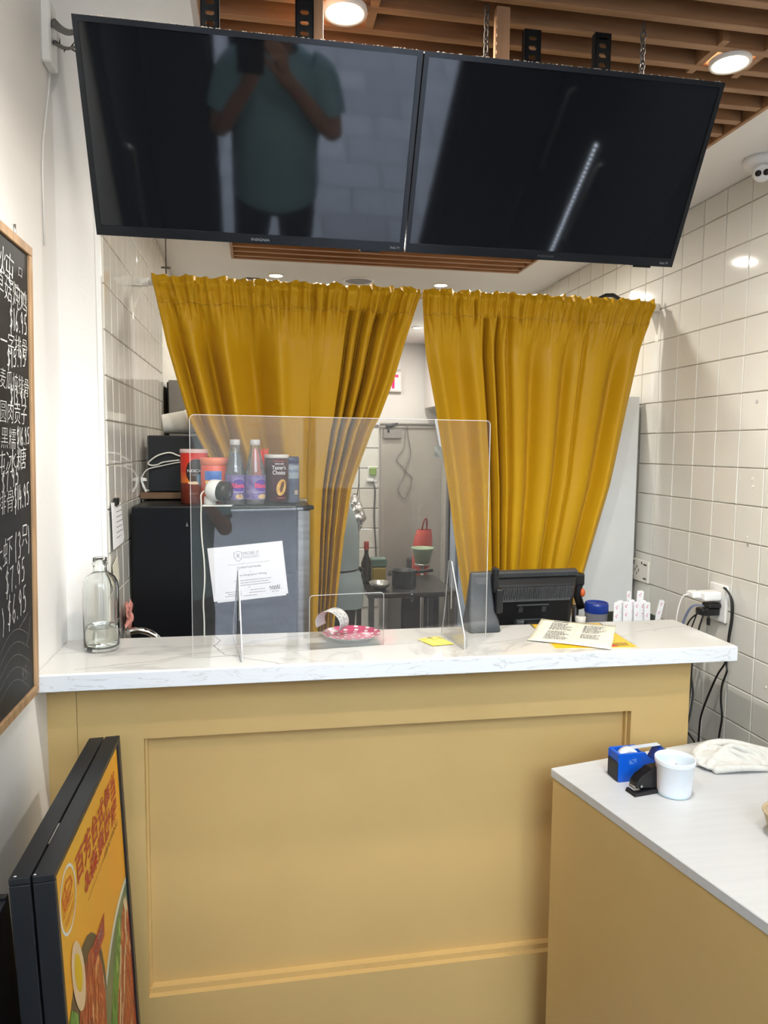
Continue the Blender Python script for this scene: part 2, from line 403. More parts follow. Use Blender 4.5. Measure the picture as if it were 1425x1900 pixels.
lay_tiles(wl, XT - .004, 1, 2.122, .097, 13, .8135, .1237, 14, ZC, tile_m, skip=lambda y, z: z < 1.0 and y > 2.5)
# kitchen back wall: square white tiles with dark joints up to a rail line, bare paint above
b = MB(); b.box((.55, YK - .006, .3), (.985, YK, 1.80)); kb = part('tile_backing', b, kgrout_m, wk)
for i in range(3):
    for j in range(9):
        if j == 0 and 'ktm' not in globals():
            ktm = tile_mesh('tile', .158, .158); ktm.materials[0] = ktile_m
        o = bpy.data.objects.new('tile', ktm); C.objects.link(o); o.parent = wk
        o.location = (.503 + .08 + i * .163, YK - .006, .34 + .0825 + j * .165 - .05); o.rotation_euler = (0, 0, -math.pi / 2)
# shop front behind the photographer and the street it opens on
dark_al = mat('dark_aluminium', (0.03, 0.032, 0.036), 0.35, 0.6)
b = MB(); b.box((XL, YF - .06, -.1), (-.22, YF, 1.35)); b.box((XL, YF - .06, 2.35), (XW, YF, 2.45)); b.box((.99, YF - .06, -.1), (XW, YF, 1.35)); struct('wall_front', b, mat('dark_shopfront_panel', (0.03, 0.032, 0.04), 0.4))
b = MB()
for x0, x1 in ((-.22, -.17), (-.11, -.03), (.92, .99)): b.box((x0, YF - .055, -.1), (x1, YF - .005, 2.35), bev=.004)
b.box((-.03, YF - .055, 2.28), (.92, YF - .005, 2.35)); b.box((-.03, YF - .055, -.1), (.92, YF - .005, .10))
wf = struct('window_1', b, dark_al)
b = MB(); b.box((XL + .008, YF + .03, -.085), (XL + .045, .10, 2.12), bev=.003); dr = struct('door_1', b, mat('dark_door_leaf', (.012, .013, .018), .35))
b = MB(); b.tube([(XL + .046, .02, .85), (XL + .075, .02, .87), (XL + .075, .02, 1.20), (XL + .046, .02, 1.22)], .009, 10); part('handle', b, steel, dr)
for x0, x1, z0, z1 in ((XL, -.22, 1.35, 2.35), (XL, XW, 2.45, 2.99), (.99, XW, 1.35, 2.35)):  # unseen transom and upper panes, added to let more daylight in
    b = MB(); b.box((x0, YF - .034, z0), (x1, YF - .028, z1)); part('glass_pane', b, glass_thin, wf)
b = MB(); b.box((-.03, YF - .034, .10), (.92, YF - .028, 2.28)); part('glass_pane', b, glass_thin, wf)
b = MB(); b.box((-.17, YF - .034, -.1), (-.11, YF - .028, 2.35)); part('glass_pane', b, glass_thin, wf)
b = MB(); b.box((-9, -16, -.2), (9, YF - .06, -.12))
pav = mat('paver_street', (0.30, 0.30, 0.33), 0.7)
nt = pav.node_tree; bt = nt.nodes.new('ShaderNodeTexBrick'); tcn = nt.nodes.new('ShaderNodeTexCoord')
bt.inputs['Scale'].default_value = 1.0; bt.inputs['Brick Width'].default_value = .42; bt.inputs['Row Height'].default_value = .28; bt.inputs['Mortar Size'].default_value = .012
bt.inputs['Color1'].default_value = (.145, .145, .17, 1); bt.inputs['Color2'].default_value = (.20, .20, .23, 1); bt.inputs['Mortar'].default_value = (.10, .10, .12, 1)
nt.links.new(tcn.outputs['Object'], bt.inputs['Vector']); nt.links.new(bt.outputs[0], nt.nodes['Principled BSDF'].inputs['Base Color'])
struct('pavement', b, pav)
b = MB(); b.box((-9, -17, -.1), (9, -16, 7)); struct('wall_street', b, mat('far_facade', (0.10, 0.11, 0.10), 0.8, var=0.4, scale=.6))

# ------------------------------------------------------------------ slatted wooden ceiling panel, lamps, speaker, camera
SX0, SX1, SZ = -.10, 1.17, 2.40
pan = thing('slat_ceiling_panel', 'brown wooden slatted panel hung under the white ceiling above the televisions', 'ceiling panel', (.53, 1.6, SZ))
b = MB(); b.box((SX0, .40, 2.449), (SX1, 3.21, 2.459)); part('backing_board', b, dark_wood, pan)
sl = MB(); sl.box((-(SX1 - SX0) / 2 + .012, -.009, 0), ((SX1 - SX0) / 2 - .012, .009, .046), bev=.0015)
bmesh.ops.recalc_face_normals(sl.bm, faces=sl.bm.faces[:])
slm = bpy.data.meshes.new('slat'); sl.bm.to_mesh(slm); sl.bm.free(); slm.materials.append(wood_m)
y = 1.235 - 11 * .0715
while y < 3.19:
    o = bpy.data.objects.new('slat', slm); C.objects.link(o); o.parent = pan; o.location = ((SX0 + SX1) / 2 - .53, y - 1.6, .002)
    y += .0715
for x0 in (SX0, SX1 - .012):
    b = MB(); b.box((x0, .40, SZ - .001), (x0 + .012, 3.21, 2.455), bev=.0015); part('frame_board', b, wood_m, pan)
b = MB(); b.box((SX0 + .012, 3.192, SZ - .001), (SX1 - .012, 3.21, 2.455), bev=.0015); part('frame_board', b, wood_m, pan)
for x, y in ((.163, 1.387), (.956, 1.412)):
    for s in (-1, 1):
        b = MB(); b.box((x + s * .052 - .008, y - .062, SZ + .003), (x + s * .052 + .008, y + .062, SZ + .044), bev=.001); part('lamp_block', b, wood_m, pan)
def downlight(x, y, z, r, lab, power=LAMP_W):
    t = thing('downlight', lab, 'ceiling light', (x, y, z), 'round recessed ceiling lights')
    b = MB(); b.lathe([(r * .78, .004), (r * .80, -.004), (r * .95, -.006), (r, -.003), (r, .004)], (x, y, z), 32); part('trim_ring', b, lamp_ring, t)
    b = MB(); b.lathe([(0, -.001), (r * .79, -.001)], (x, y, z), 32); part('diffuser', b, lamp_glow, t)
    ld = bpy.data.lights.new('downlight_lamp', 'AREA'); ld.shape = 'DISK'; ld.size = r * 1.5; ld.energy = power; ld.color = LAMP_COL; ld.spread = R(180)
    lo = bpy.data.objects.new('downlight_lamp', ld); C.objects.link(lo); lo.parent = t; lo.location = (0, 0, -.008)
    return t
downlight(.163, 1.387, SZ, .041, 'round ceiling light in the slats above the left television')
downlight(.956, 1.412, SZ, .041, 'round ceiling light in the slats above the right television')
downlight(.10, 3.732, ZC, .040, 'small round ceiling light above the left curtain', LAMP_W * .5)
downlight(.951, 3.766, ZC, .040, 'small round ceiling light above the right curtain', LAMP_W * .5)
downlight(1.125, 5.10, ZC, .040, 'small round kitchen ceiling light seen through the curtain gap', LAMP_W * .7)
downlight(.163, 2.80, SZ, .041, 'round slat ceiling light hidden behind the left television', LAMP_W * .35)
downlight(1.00, 2.80, SZ, .041, 'round slat ceiling light hidden behind the right television', LAMP_W * .45)
downlight(.45, 4.95, ZC, .040, 'small round kitchen ceiling light hidden behind the left curtain', LAMP_W * .7)  # extra lamp added only to brighten the kitchen
downlight(.163, .665, SZ, .041, 'round ceiling light overhead in front of the counter, left of two', LAMP_W * .5)
downlight(.956, .665, SZ, .041, 'round ceiling light overhead in front of the counter, right of two', LAMP_W * .5)
downlight(-.24, .90, 2.995, .055, 'round ceiling light in the raised ceiling strip along the left wall', 3.6)
t = thing('ceiling_speaker', 'round white ceiling speaker with grey grille between the two small lights', 'speaker', (.517, 3.761, ZC))
b = MB(); b.lathe([(.066, .0), (.068, -.005), (.080, -.004), (.082, .0)], (.517, 3.761, ZC), 36); part('rim', b, white_pl, t)
b = MB(); b.lathe([(0, -.004), (.067, -.003)], (.517, 3.761, ZC), 36); part('grille', b, mat('speaker_mesh', (.30, .30, .30), .6, var=.3, scale=300), t)
# dome camera at the right edge
dc = Vector((1.455, 1.975, ZC))
t = thing('security_camera', 'white dome security camera under the ceiling by the right tiled wall', 'camera', dc)
b = MB(); b.lathe([(.048, 0), (.052, -.006), (.050, -.018), (.036, -.03), (0, -.03)], dc, 32); part('mounting_base', b, white_pl, t)
b = MB(); b.ball(dc + Vector((-.004, -.01, -.042)), .028, 24, 14); part('eyeball', b, white_pl, t)
cdir = Vector((-.55, -.72, -.42)).normalized()
rot = cdir.to_track_quat('Z', 'Y').to_matrix().to_4x4()
M = Matrix.Translation(dc + Vector((-.004, -.01, -.042)) + cdir * .024) @ rot
b = MB(); b.lathe([(.024, -.006), (.024, .004), (.021, .007), (0, .007)], (0, 0, 0), 28, M); part('face_plate', b, white_pl, t)
for dx in (-.0105, .0105):
    b = MB(); b.lathe([(.0085, .006), (.0085, .009), (0, .0095)], (dx, 0.002, 0), 20, M); part('lens', b, black_gloss, t)

# ------------------------------------------------------------------ televisions
TVD = Vector((0, .461, -.887)).normalized(); TVN = Vector((0, -.887, -.461))   # down the screen, out of the screen
TVY, TVZ, TVH, TVW = 1.281, 2.290, .334, .570
def tv_pt(x, d, n): return Vector((x, TVY, TVZ)) + TVD * d + TVN * n
def tvbox(b, x0, x1, d0, d1, n0, n1, bev=0):
    P = [tv_pt(x0, d0, n0), tv_pt(x1, d0, n0), tv_pt(x1, d1, n0), tv_pt(x0, d1, n0)]
    b.prism(P, TVN * (n1 - n0), bev=bev)
def television(x0, lab, words):
    t = thing('television', lab, 'television', (x0 + TVW / 2, TVY + .15, TVZ - TVH), 'two televisions hung side by side')
    x1 = x0 + TVW
    b = MB(); tvbox(b, x0, x1, 0, TVH, -.030, 0, .004); tvbox(b, x0 + .09, x1 - .09, .08, TVH - .03, -.055, -.030, .004); part('case', b, tv_case, t)
    b = MB(); b.ringframe(tv_pt(x0, 0, 0), (1, 0, 0), TVD, TVW, TVH, .0085, TVN * .003); tvbox(b, x0 + .0085, x1 - .0085, TVH - .017, TVH - .0085, 0, .003); part('bezel', b, tv_case, t)
    b = MB(); tvbox(b, x0 + .0085, x1 - .0085, .0085, TVH - .017, 0, .0008); part('screen', b, tv_glass, t)
    b = MB(); tvbox(b, x1 - .085, x1 - .045, TVH - .001, TVH + .005, -.02, -.002, .001); part('sensor_foot', b, tv_case, t)
    for s, u, w_, h_, mm in words:
        mesh_part('lettering', text_mesh(s, tv_pt(x0 + u, TVH - .0055, .0035), (1, 0, 0), -TVD, w_, h_), mm, t)
    b = MB(); rnd = random.Random(int(x0 * 100) + 50)
    for k in range(130):
        xx = rnd.uniform(x0 + .02, x1 - .005); s_ = rnd.uniform(.0005, .0014)
        b.ball(tv_pt(xx, -s_ * .4, rnd.uniform(-.012, -.001)), s_, 5, 4, sc=(1.6, 1, .8))
    o = part('dust', b, mat('dust_fluff', (.55, .46, .36), .95), t); o['kind'] = 'stuff'
    return t
television(-.284, 'left wide black television reflecting a man in a blue shirt', (('INSIGNIA', .277, .034, .0048, grey_logo), ('Roku TV', .543, .018, .0042, grey_logo)))
television(.2885, 'right wide black television, its screen reflecting a thin strip of light', (('INSIGNIA', .272, .034, .0048, mat('dim_logo', (.06, .06, .065), .5, var=0)), ('Roku TV', .540, .018, .0042, grey_logo)))
def strap(x, top, lab):
    b = MB(); y0 = TVY + .028; z0 = TVZ - .025; L_ = top - z0
    lean = .0 
    n = int(L_ / .017)
    # perforated flat bar: two edge strips and bridges between the round holes
    for s in (-1, 1): b.box((x + s * .011 - .0035, y0 - .002, z0), (x + s * .011 + .0035, y0 + .002, top))
    b.box((x - .0075, y0 - .002, top - .012), (x + .0075, y0 + .002, top))
    for k in range(n):
        za = z0 + k * .017; b.box((x - .0075, y0 - .002, za), (x + .0075, y0 + .002, za + .0085))
        for s in (-1, 1):
            for q in (0, 1):
                zz = za + .0085 + q * .0085; c = .0028 * (1 if q == 0 else -1)
                b.prism([(x + s * .0075, y0 - .002, zz), (x + s * .0075, y0 - .002, zz + c), (x + s * .0045, y0 - .002, zz)], (0, .004, 0))
    for s in (-1, 1): b.box((x + s * .0145 - .001, y0 - .002, z0), (x + s * .0145 + .001, y0 + .012, top))
    return single('mounting_strap', b, mat('black_steel', (.015, .016, .018), .4, .6), lab, 'bracket', 'perforated steel straps above the televisions')
strap(-.072, 2.400, 'black perforated steel strap above left television, nearest the left wall')
strap(.085, 2.372, 'black perforated steel strap beside the wooden post over the left television')
strap(.493, 2.360, 'black perforated steel strap over the right television, nearer its wooden post')
strap(.628, 2.368, 'black perforated steel strap over the right television, nearer its right chain')
def chain(x, lab):
    b = MB(); z = TVZ - .03; y0 = TVY + .045; k = 0; rnd = random.Random(int(x * 1000))
    while z < 2.405:
        a = k % 2 * math.pi / 2 + .5; pts = []
        for i in range(12):
            th = 2 * math.pi * i / 12; u = .0048 * math.cos(th); v = .0095 * math.sin(th)
            pts.append((x + u * math.cos(a), y0 + u * math.sin(a), z + v))
        b.tube(pts, .0016, 6, closed=True); z += .0135; k += 1
    return single('chain', b, zinc, lab, 'chain', 'chains holding up the right television')
chain(.412, 'dull metal chain hanging left of the wooden post by the right television')
chain(.716, 'dull metal chain rising from the right television, left of the ceiling light')
for x, lab in ((.106, 'brown wooden post behind the left television, beside a ceiling light'), (.442, 'brown wooden post between the chain and strap above the right television')):
    b = MB(); b.box((x - .0125, TVY + .040, TVZ - .028), (x + .0125, TVY + .058, 2.402), bev=.001)
    single('hanging_post', b, post_wood, lab, 'post', 'wooden posts carrying the televisions')
# white box and frayed cords on the left wall beside the televisions
t = thing('junction_box', 'white junction box high on the left wall with black frayed leads', 'electrical box', (XL, 2.02, 2.56))
b = MB(); b.box((XL, 1.99, 2.55), (XL + .024, 2.055, 2.70), bev=.004); part('cover', b, white_pl, t)
for k, (za, zb, ww) in enumerate(((2.668, 2.30, .011), (2.622, 2.28, .006))):
    b = MB(); P = []
    for i in range(15):
        f = i / 14; P.append((XL + .02 + (.235 - .02) * f, 2.045 - .70 * f, za + (zb - za) * f - .012 * math.sin(math.pi * f)))
    b.tube(P, [ww * (1 - f / 14 * .8) for f in range(15)], 7)
    for q in range(8):
        i = random.randrange(2, 12); p = Vector(P[i]); b.tube([p, p + Vector((random.uniform(-.004, .02), -.01, random.uniform(-.016, .016)))], [.0025, .0004], 5)
    part('lead', b, cable_black, t)
b = MB(); b.tube([(XL + .006, 2.045, 2.60), (XL + .006, 2.05, 2.56), (XL + .005, 2.035, 2.50), (XL + .005, 2.0, 2.42), (XL + .005, 1.97, 2.35), (XL + .004, 1.96, 2.28), (XL + .004, 1.958, 2.1)], .0022, 6)
part('thin_wire', b, white_pl, t)

# ------------------------------------------------------------------ counter
ZT = 1.075
t = thing('service_counter', 'tan painted counter base with one wide recessed front panel', 'counter', (.37, 1.95, -.1))
YB = 1.867
def fb(name, lo, hi, bev=.0):
    b = MB(); b.box(lo, hi, bev=bev); part(name, b, tan_m, t)
fb('filler_board', (XL, YB, -.1), (-.4462, YB + .02, 1.033)); fb('stile', (-.445, YB, -.1), (-.2865, YB + .02, 1.033)); fb('stile', (1.0515, YB, -.1), (1.232, YB + .02, 1.033))
fb('top_rail', (-.2865, YB, .868), (1.0515, YB + .02, 1.033)); fb('bottom_rail', (-.2865, YB, -.1), (1.0515, YB + .02, .165))
fb('recessed_panel', (-.30, YB + .036, .10), (1.065, YB + .05, .90)); fb('sill_strip', (-.2865, YB + .016, .150), (1.0515, YB + .036, .180))
fb('jamb', (-.2865, YB + .0205, .165), (-.281, YB + .0355, .868)); fb('jamb', (1.046, YB + .0205, .165), (1.0515, YB + .0355, .868))
fb('carcass', (XL + .002, YB + .052, -.08), (1.230, YP - .02, 1.032))
t = thing('stone_countertop', 'white marble-look countertop with grey veins and a thick front edge', 'countertop', (.39, 1.93, ZT - .042))
b = MB(); b.box((XL + .001, 1.7705, ZT - .041), (1.305, YP - .001, ZT), bev=.0025); part('slab', b, marble, t)
b = MB(); b.box((XL + .001, 1.765, ZT - .042), (1.306, 1.7705, ZT - .0015), bev=.0015); part('front_edge', b, marble_edge_daylit, t)
# dark crack lines of the stone, laid as printed veins
b = MB()
vein = [(-.43, 1.80), (-.33, 1.83), (-.25, 1.845), (-.16, 1.90), (-.10, 1.92), (-.05, 1.945), (.03, 1.955)]
vein2 = [(-.10, 1.92), (-.085, 1.88), (-.05, 1.86), (-.02, 1.83), (.03, 1.80), (.06, 1.775)]
vein3 = [(.60, 1.885), (.66, 1.90), (.72, 1.915), (.80, 1.96), (.88, 1.975), (.95, 1.97)]
vein4 = [(1.10, 1.95), (1.16, 1.965), (1.22, 1.985), (1.30, 1.995)]
vein5 = [(-.12, 2.07), (-.10, 2.02), (-.115, 1.97), (-.10, 1.92)]
def jit(v):
    out = []
    for (xa, ya), (xb, yb) in zip(v, v[1:]):
        for k in range(5):
            f = k / 5; out.append((xa + (xb - xa) * f + random.uniform(-1, 1) * .0022, ya + (yb - ya) * f + random.uniform(-1, 1) * .003))
    return out + [v[-1]]
for v, wd in ((vein, .0022), (vein2, .0026), (vein3, .0022), (vein4, .0016), (vein5, .0028)):
    strokes(b, [jit(v)], (0, 0, ZT + .0002), (1, 0, 0), (0, 1, 0), wd)
part('dark_vein', b, mat('stone_vein', (.27, .25, .22), .2, var=.2), t, kind='stuff')

# ------------------------------------------------------------------ side table
TA = R(11.4); TB = Vector((.765, 1.757, 0)); TZ = .768
TM = Matrix.Translation(TB) @ Matrix.Rotation(TA, 4, 'Z')
t = thing('side_table', 'tan painted side table with a white top, set at an angle to the counter', 'table', TB)
b = MB(); b.box((0, -.775, TZ - .024), (.588, 0, TZ), bev=.002, M=TM); part('white_top', b, laminate, t)
def tb(name, lo, hi):
    b = MB(); b.box(lo, hi, bev=.0015, M=TM); part(name, b, tan2_m, t)
tb('side_panel', (.004, -.770, -.1), (.022, -.004, TZ - .0245)); tb('back_panel', (.0225, -.022, -.1), (.562, -.004, TZ - .0245))
tb('side_panel', (.5625, -.770, -.1), (.580, -.004, TZ - .0245)); tb('front_panel', (.0225, -.770, -.1), (.562, -.755, TZ - .0245))

# ------------------------------------------------------------------ curtain rod and curtains
ROD_Y, ROD_Z = 2.60, 2.150
t = thing('curtain_rod', 'white curtain rod on two wall brackets carrying the mustard curtains', 'curtain rod', (.55, ROD_Y, ROD_Z))
def rz(x): return 2.158 - .0045 * (x + .4)
b = MB(); b.tube([(XT + .03, ROD_Y, rz(-.38)), (XW - .03, ROD_Y, rz(1.48))], .0105, 14); part('rod', b, white_pl, t)
for x in (XT + .03, XW - .045):
    b = MB(); b.tube([(x - .01, ROD_Y, rz(x)), (x + .025, ROD_Y, rz(x))], .0145, 16); part('end_collar', b, white_pl, t)
for x, s in ((XT, 1), (XW, -1)):
    b = MB(); b.box((min(x, x + s * .003), ROD_Y - .012, rz(x) - .125), (max(x, x + s * .003), ROD_Y + .012, rz(x) + .012), bev=.001)
    b.box((min(x, x + s * .035), ROD_Y - .010, rz(x) + .0125), (max(x, x + s * .035), ROD_Y + .010, rz(x) + .015)); b.box((min(x, x + s * .035), ROD_Y - .012, rz(x) - .014), (max(x, x + s * .035), ROD_Y - .0108, rz(x) + .014))
    b.prism([(x, ROD_Y - .003, rz(x) - .10), (x + s * .004, ROD_Y - .003, rz(x) - .10), (x + s * .035, ROD_Y - .003, rz(x) - .012), (x, ROD_Y - .003, rz(x) - .012)], (0, .004, 0))
    part('bracket', b, ivory_pl, t)
def interp(tab, x):
    if x <= tab[0][0]: return tab[0][1]
    for (a, va), (c, vc) in zip(tab, tab[1:]):
        if x <= c: f = (x - a) / (c - a); return va + (vc - va) * f
    return tab[-1][1]
def sstep(a, c, x): f = max(0, min(1, (x - a) / (c - a))); return f * f * (3 - 2 * f)
def curtain(name, lab, xfn, zbot, gentle, sharp, seed, back=0.0, nu=320, nv=120):
    """cloth gathered on the rod; gentle (u, width, depth) are soft waves, sharp (u, width, depth) are deep narrow folds"""
    rnd = random.Random(seed); ph = [rnd.uniform(0, 6.28) for _ in range(8)]
    t = thing(name, lab, 'curtain', (xfn(.5, rz(.5)), ROD_Y, zbot(1.0)), 'mustard curtains on the rod')
    tucks = [(rnd.uniform(.01, .99), rnd.uniform(.0025, .005), rnd.uniform(.005, .012)) for _ in range(34)]
    crease = [(rnd.uniform(.1, .95), rnd.uniform(.2, .9), rnd.uniform(-1, 1), rnd.uniform(.02, .05)) for _ in range(14)]
    def fn(u, v):
        zt = rz(xfn(u, 2.15)) + .022 + .003 * math.sin(u * 47 + ph[0]) + .003 * math.sin(u * 91 + ph[1]) + .002 * math.sin(u * 171 + ph[5])
        zb_ = zbot(u)
        z = zt + (zb_ - zt) * (v ** 1.15)
        x = xfn(u, z); d = zt - z
        soft = sstep(.03, .32, d); hd = 1 - sstep(.06, .20, d)
        y = 0.0
        for uu, ww, dd in gentle: y += (2.3 if dd > 0 else 1.3) * dd * soft * math.exp(-((u - uu) / ww) ** 2)
        for uu, ww, dd in sharp: y += dd * (.8 + .2 * sstep(.1, .3, d)) * math.exp(-(abs(u - uu) / ww) ** 2.4)
        # gathers at the header and pocket bulge round the rod
        g = .0060 * math.sin(u * 83 + ph[2] + 3 * math.sin(u * 11)) + .005 * math.sin(u * 137 + ph[3] + 2 * math.sin(u * 19)) + .0035 * math.sin(u * 263 + ph[4])
        g += .004 * noise.noise(Vector((u * 40, v * 30, seed)))
        y = y * (1 - .85 * (1 - sstep(.075, .105, d))) + g * (1.0 * hd + .02 * (1 - sstep(.2, .5, d))) - .022 * hd
        zr = rz(x); y -= .016 * math.exp(-((z - zr + .004) / .019) ** 2)
        y += .0045 * math.exp(-((d - .018) / .004) ** 2) + .004 * math.exp(-((d - .082) / .0035) ** 2)
        for cu_, cv, an, wd in crease:
            du = (u - cu_) * 1.0; dv = (v - cv) * 1.6; r_ = du * math.cos(an) + dv * math.sin(an); l_ = -du * math.sin(an) + dv * math.cos(an)
            y -= .0022 * math.exp(-(r_ / .006) ** 2) * math.exp(-(l_ / wd) ** 2)
        y += .0015 * noise.noise(Vector((u * 9, v * 5, seed)))
        for tu, tw, td in tucks: y += td * math.exp(-((u - tu - .004 * math.sin(d * 40 + tu * 50)) / tw) ** 2) * sstep(.018, .04, d) * (1 - sstep(.085, .16, d))
        return (x, ROD_Y - .004 + y + back * sstep(.45, .70, d), z)
    b = MB(); G = b.grid(fn, nu, nv)
    top = MB(); 
    o = part('cloth', b, curtain_m, t)
    md = o.modifiers.new('thickness', 'SOLIDIFY'); md.thickness = .0016; md.offset = 1
    # stitched hem line below the rod pocket
    hm = MB(); P = []
    for i in range(nu + 1):
        lo, hi = 0.0, .5; z_t = fn(i / nu, 0)[2]
        for _ in range(12):
            mid_ = (lo + hi) / 2; lo, hi = (mid_, hi) if z_t - fn(i / nu, mid_)[2] < .088 else (lo, mid_)
        p = fn(i / nu, lo); P.append((p[0], p[1] - .0012, p[2]))
    hm.tube(P, .0011, 5); part('seam', hm, mat('mustard_thread', (.50, .29, .03), .6), t)
    return t
FT = 1.418                                             # fridge top
Lt = [(2.173, -.341), (1.952, -.297), (1.707, -.23), (1.532, -.15), (FT + .004, -.085), (.5, -.085)]
Rt = [(2.15, .574), (1.978, .524), (1.855, .488), (1.72, .437), (1.67, .41), (1.466, .342), (1.28, .314), (.963, .280), (.5, .262)]
def rev(tab, z): return interp([(-a, c) for a, c in tab], -z)
def lx(u, z):
    xr = rev(Rt, z); xm_top = -.341 + .915 * .60
    lo = rev(Lt, z)
    if z > FT: 
        f = (2.17 - z) / (2.17 - FT); f = max(0, min(1, f))
        mid = xm_top * (1 - f) + .184 * f
    else: mid = .184 + .006 * (FT - z) / .6
    return lo + (mid - lo) * u / .60 if u < .60 else mid + (xr - mid) * (u - .60) / .40
def lzb(u): return FT + .004 if u < .585 else (FT + (.60 - FT) * sstep(.585, .60, u))
curtain('curtain', 'left mustard curtain pulled across the black fridge and jars', lx, lzb,
        [(.015, .018, -.012), (.055, .022, .022), (.105, .026, -.016), (.165, .030, .030), (.235, .030, -.026), (.345, .055, .034), (.455, .035, -.020), (.56, .06, .004), (.66, .05, -.006)],
        [(.742, .0075, .050), (.765, .012, -.016), (.792, .0085, .052), (.822, .014, -.020), (.853, .010, .050), (.888, .018, -.022), (.925, .020, .034), (.965, .016, -.012)], 3, .035)
Lr = [(2.15, .580), (1.943, .605), (1.751, .644), (1.475, .693), (1.173, .740), (.946, .782), (.6, .83)]
Rr = [(2.16, 1.472), (1.805, 1.398), (1.476, 1.334), (1.111, 1.232), (.9, 1.17), (.6, 1.10)]
def rx(u, z): a, c = rev(Lr, z), rev(Rr, z); return a + (c - a) * u
curtain('curtain', 'right mustard curtain hanging in front of the white freezer, behind the monitor', rx, lambda u: .62,
        [(.05, .03, -.018), (.15, .05, .014), (.21, .03, -.014), (.42, .04, -.010), (.50, .03, .016), (.585, .04, -.012), (.66, .025, .016), (.80, .05, -.010), (.90, .03, .016), (.96, .03, -.016)],
        [(.272, .0085, .050), (.30, .010, -.018), (.322, .008, .040), (.350, .012, -.016), (.378, .012, .022), (.735, .009, .016)], 5)
b = MB(); b.tube([(1.27, 2.615, 2.14), (1.29, 2.64, 2.186), (1.32, 2.655, 2.200), (1.35, 2.655, 2.202), (1.38, 2.66, 2.19)], .008, 8)
single('dark_cable_loop', b, cable_black, 'black cable loop poking up behind the right curtain header', 'cable')
b = MB(); b.tube([(-.302, 2.65, 2.20), (-.302, 2.65, ZC)], .0025, 6); b.box((-.318, 2.646, 2.218), (-.286, 2.654, 2.223))
single('ceiling_wire_hook', b, zinc, 'thin wire hook hanging from the ceiling above the left curtain end', 'hook')
b = MB(); b.tube([(-.09, 2.615, 2.145), (-.06, 2.64, 2.185), (-.03, 2.655, 2.199), (.01, 2.655, 2.199), (.06, 2.65, 2.19)], .004, 6)
single('grey_wire', b, zinc, 'thin grey wire arching above the left curtain header', 'wire')

# ------------------------------------------------------------------ acrylic sneeze guard
YA = 1.905; AX0, AX1, AZ1 = -.165, .642, 1.688
t = thing('sneeze_guard', 'clear acrylic sneeze guard with two fin feet standing on the countertop', 'screen', (.23, YA, ZT))
def rrect(x0, z0, x1, z1, r, n=5, which=(1, 1, 1, 1)):
    out = []
    for k, (cx_, cz_, a0) in enumerate(((x0 + r, z0 + r, math.pi), (x1 - r, z0 + r, 1.5 * math.pi), (x1 - r, z1 - r, 0), (x0 + r, z1 - r, .5 * math.pi))):
        if which[k]: out += [(cx_ + r * math.cos(a0 + math.pi / 2 * i / n), cz_ + r * math.sin(a0 + math.pi / 2 * i / n)) for i in range(n + 1)]
        else: out.append((x0 if k in (0, 3) else x1, z0 if k in (0, 1) else z1))
    return out
CX0, CX1, CZ = .134, .338, 1.221
outl = rrect(AX0, ZT + .001, AX1, AZ1, .012, 5, (0, 0, 1, 1))
cut = [(CX0, ZT + .001)] + [(CX0 + .010 - .010 * math.cos(a), CZ - .010 + .010 * math.sin(a)) for a in (0, .4, .8, 1.2, 1.57)] + [(CX1 - .010 + .010 * math.sin(a), CZ - .010 + .010 * math.cos(a)) for a in (0, .4, .8, 1.2, 1.57)] + [(CX1, ZT + .001)]
loop = [outl[0]] + cut + outl[1:]
TH = .003
GM = Matrix.Translation((.235, YA, 0)) @ Matrix.Rotation(R(6.5), 4, 'Z') @ Matrix.Translation((-.235, -YA, 0))
def gpart(name, mb, mm, par): bmesh.ops.transform(mb.bm, matrix=GM, verts=mb.bm.verts[:]); return part(name, mb, mm, par)
b = MB()
vsF = [b.bm.verts.new((x, YA - TH, z)) for x, z in loop]; 
f1 = b.bm.faces.new(vsF)
bmesh.ops.triangulate(b.bm, faces=[f1])
gpart('clear_panel', b, acrylic, t)
b = MB(); k = len(loop)
for i in range(k):
    (xa, za), (xb, zb) = loop[i], loop[(i + 1) % k]
    b.poly([(xa, YA - TH, za), (xb, YA - TH, zb), (xb, YA + .0005, zb), (xa, YA + .0005, za)])
b.tube([(x, YA - TH - .0005, z) for x, z in loop], .0007, 5, closed=True)  # thin pale bead added to draw the bright edge line
gpart('polished_edge', b, acrylic_edge_glint, t)
for xf, ya, yb, zt_ in ((-.050, 1.835, 2.085, 1.294), (.533, 1.800, 1.975, 1.298)):
    tri = [(ya, ZT + .001), (yb, ZT + .001), (yb - .02, ZT + .05), (YA + .018, zt_), (YA - .002, zt_), (ya, ZT + .035)]
    f = t; fin = MB(); fin.poly([(xf, y_, z_) for y_, z_ in tri]); fp = gpart('fin_foot', fin, acrylic, t)
    e = MB(); k = len(tri)
    for i in range(k):
        (y0_, z0_), (y1_, z1_) = tri[i], tri[(i + 1) % k]
        e.poly([(xf, y0_, z0_), (xf, y1_, z1_), (xf + .003, y1_, z1_), (xf + .003, y0_, z0_)])
    e.tube([(xf + .0005, y_, z_) for y_, z_ in tri], .0008, 5, closed=True)
    e.box((xf, YA - .0045, ZT + .09), (xf + .003, YA - .003, zt_ - .01))
    gpart('fin_edge', e, acrylic_edge_glint, fp)

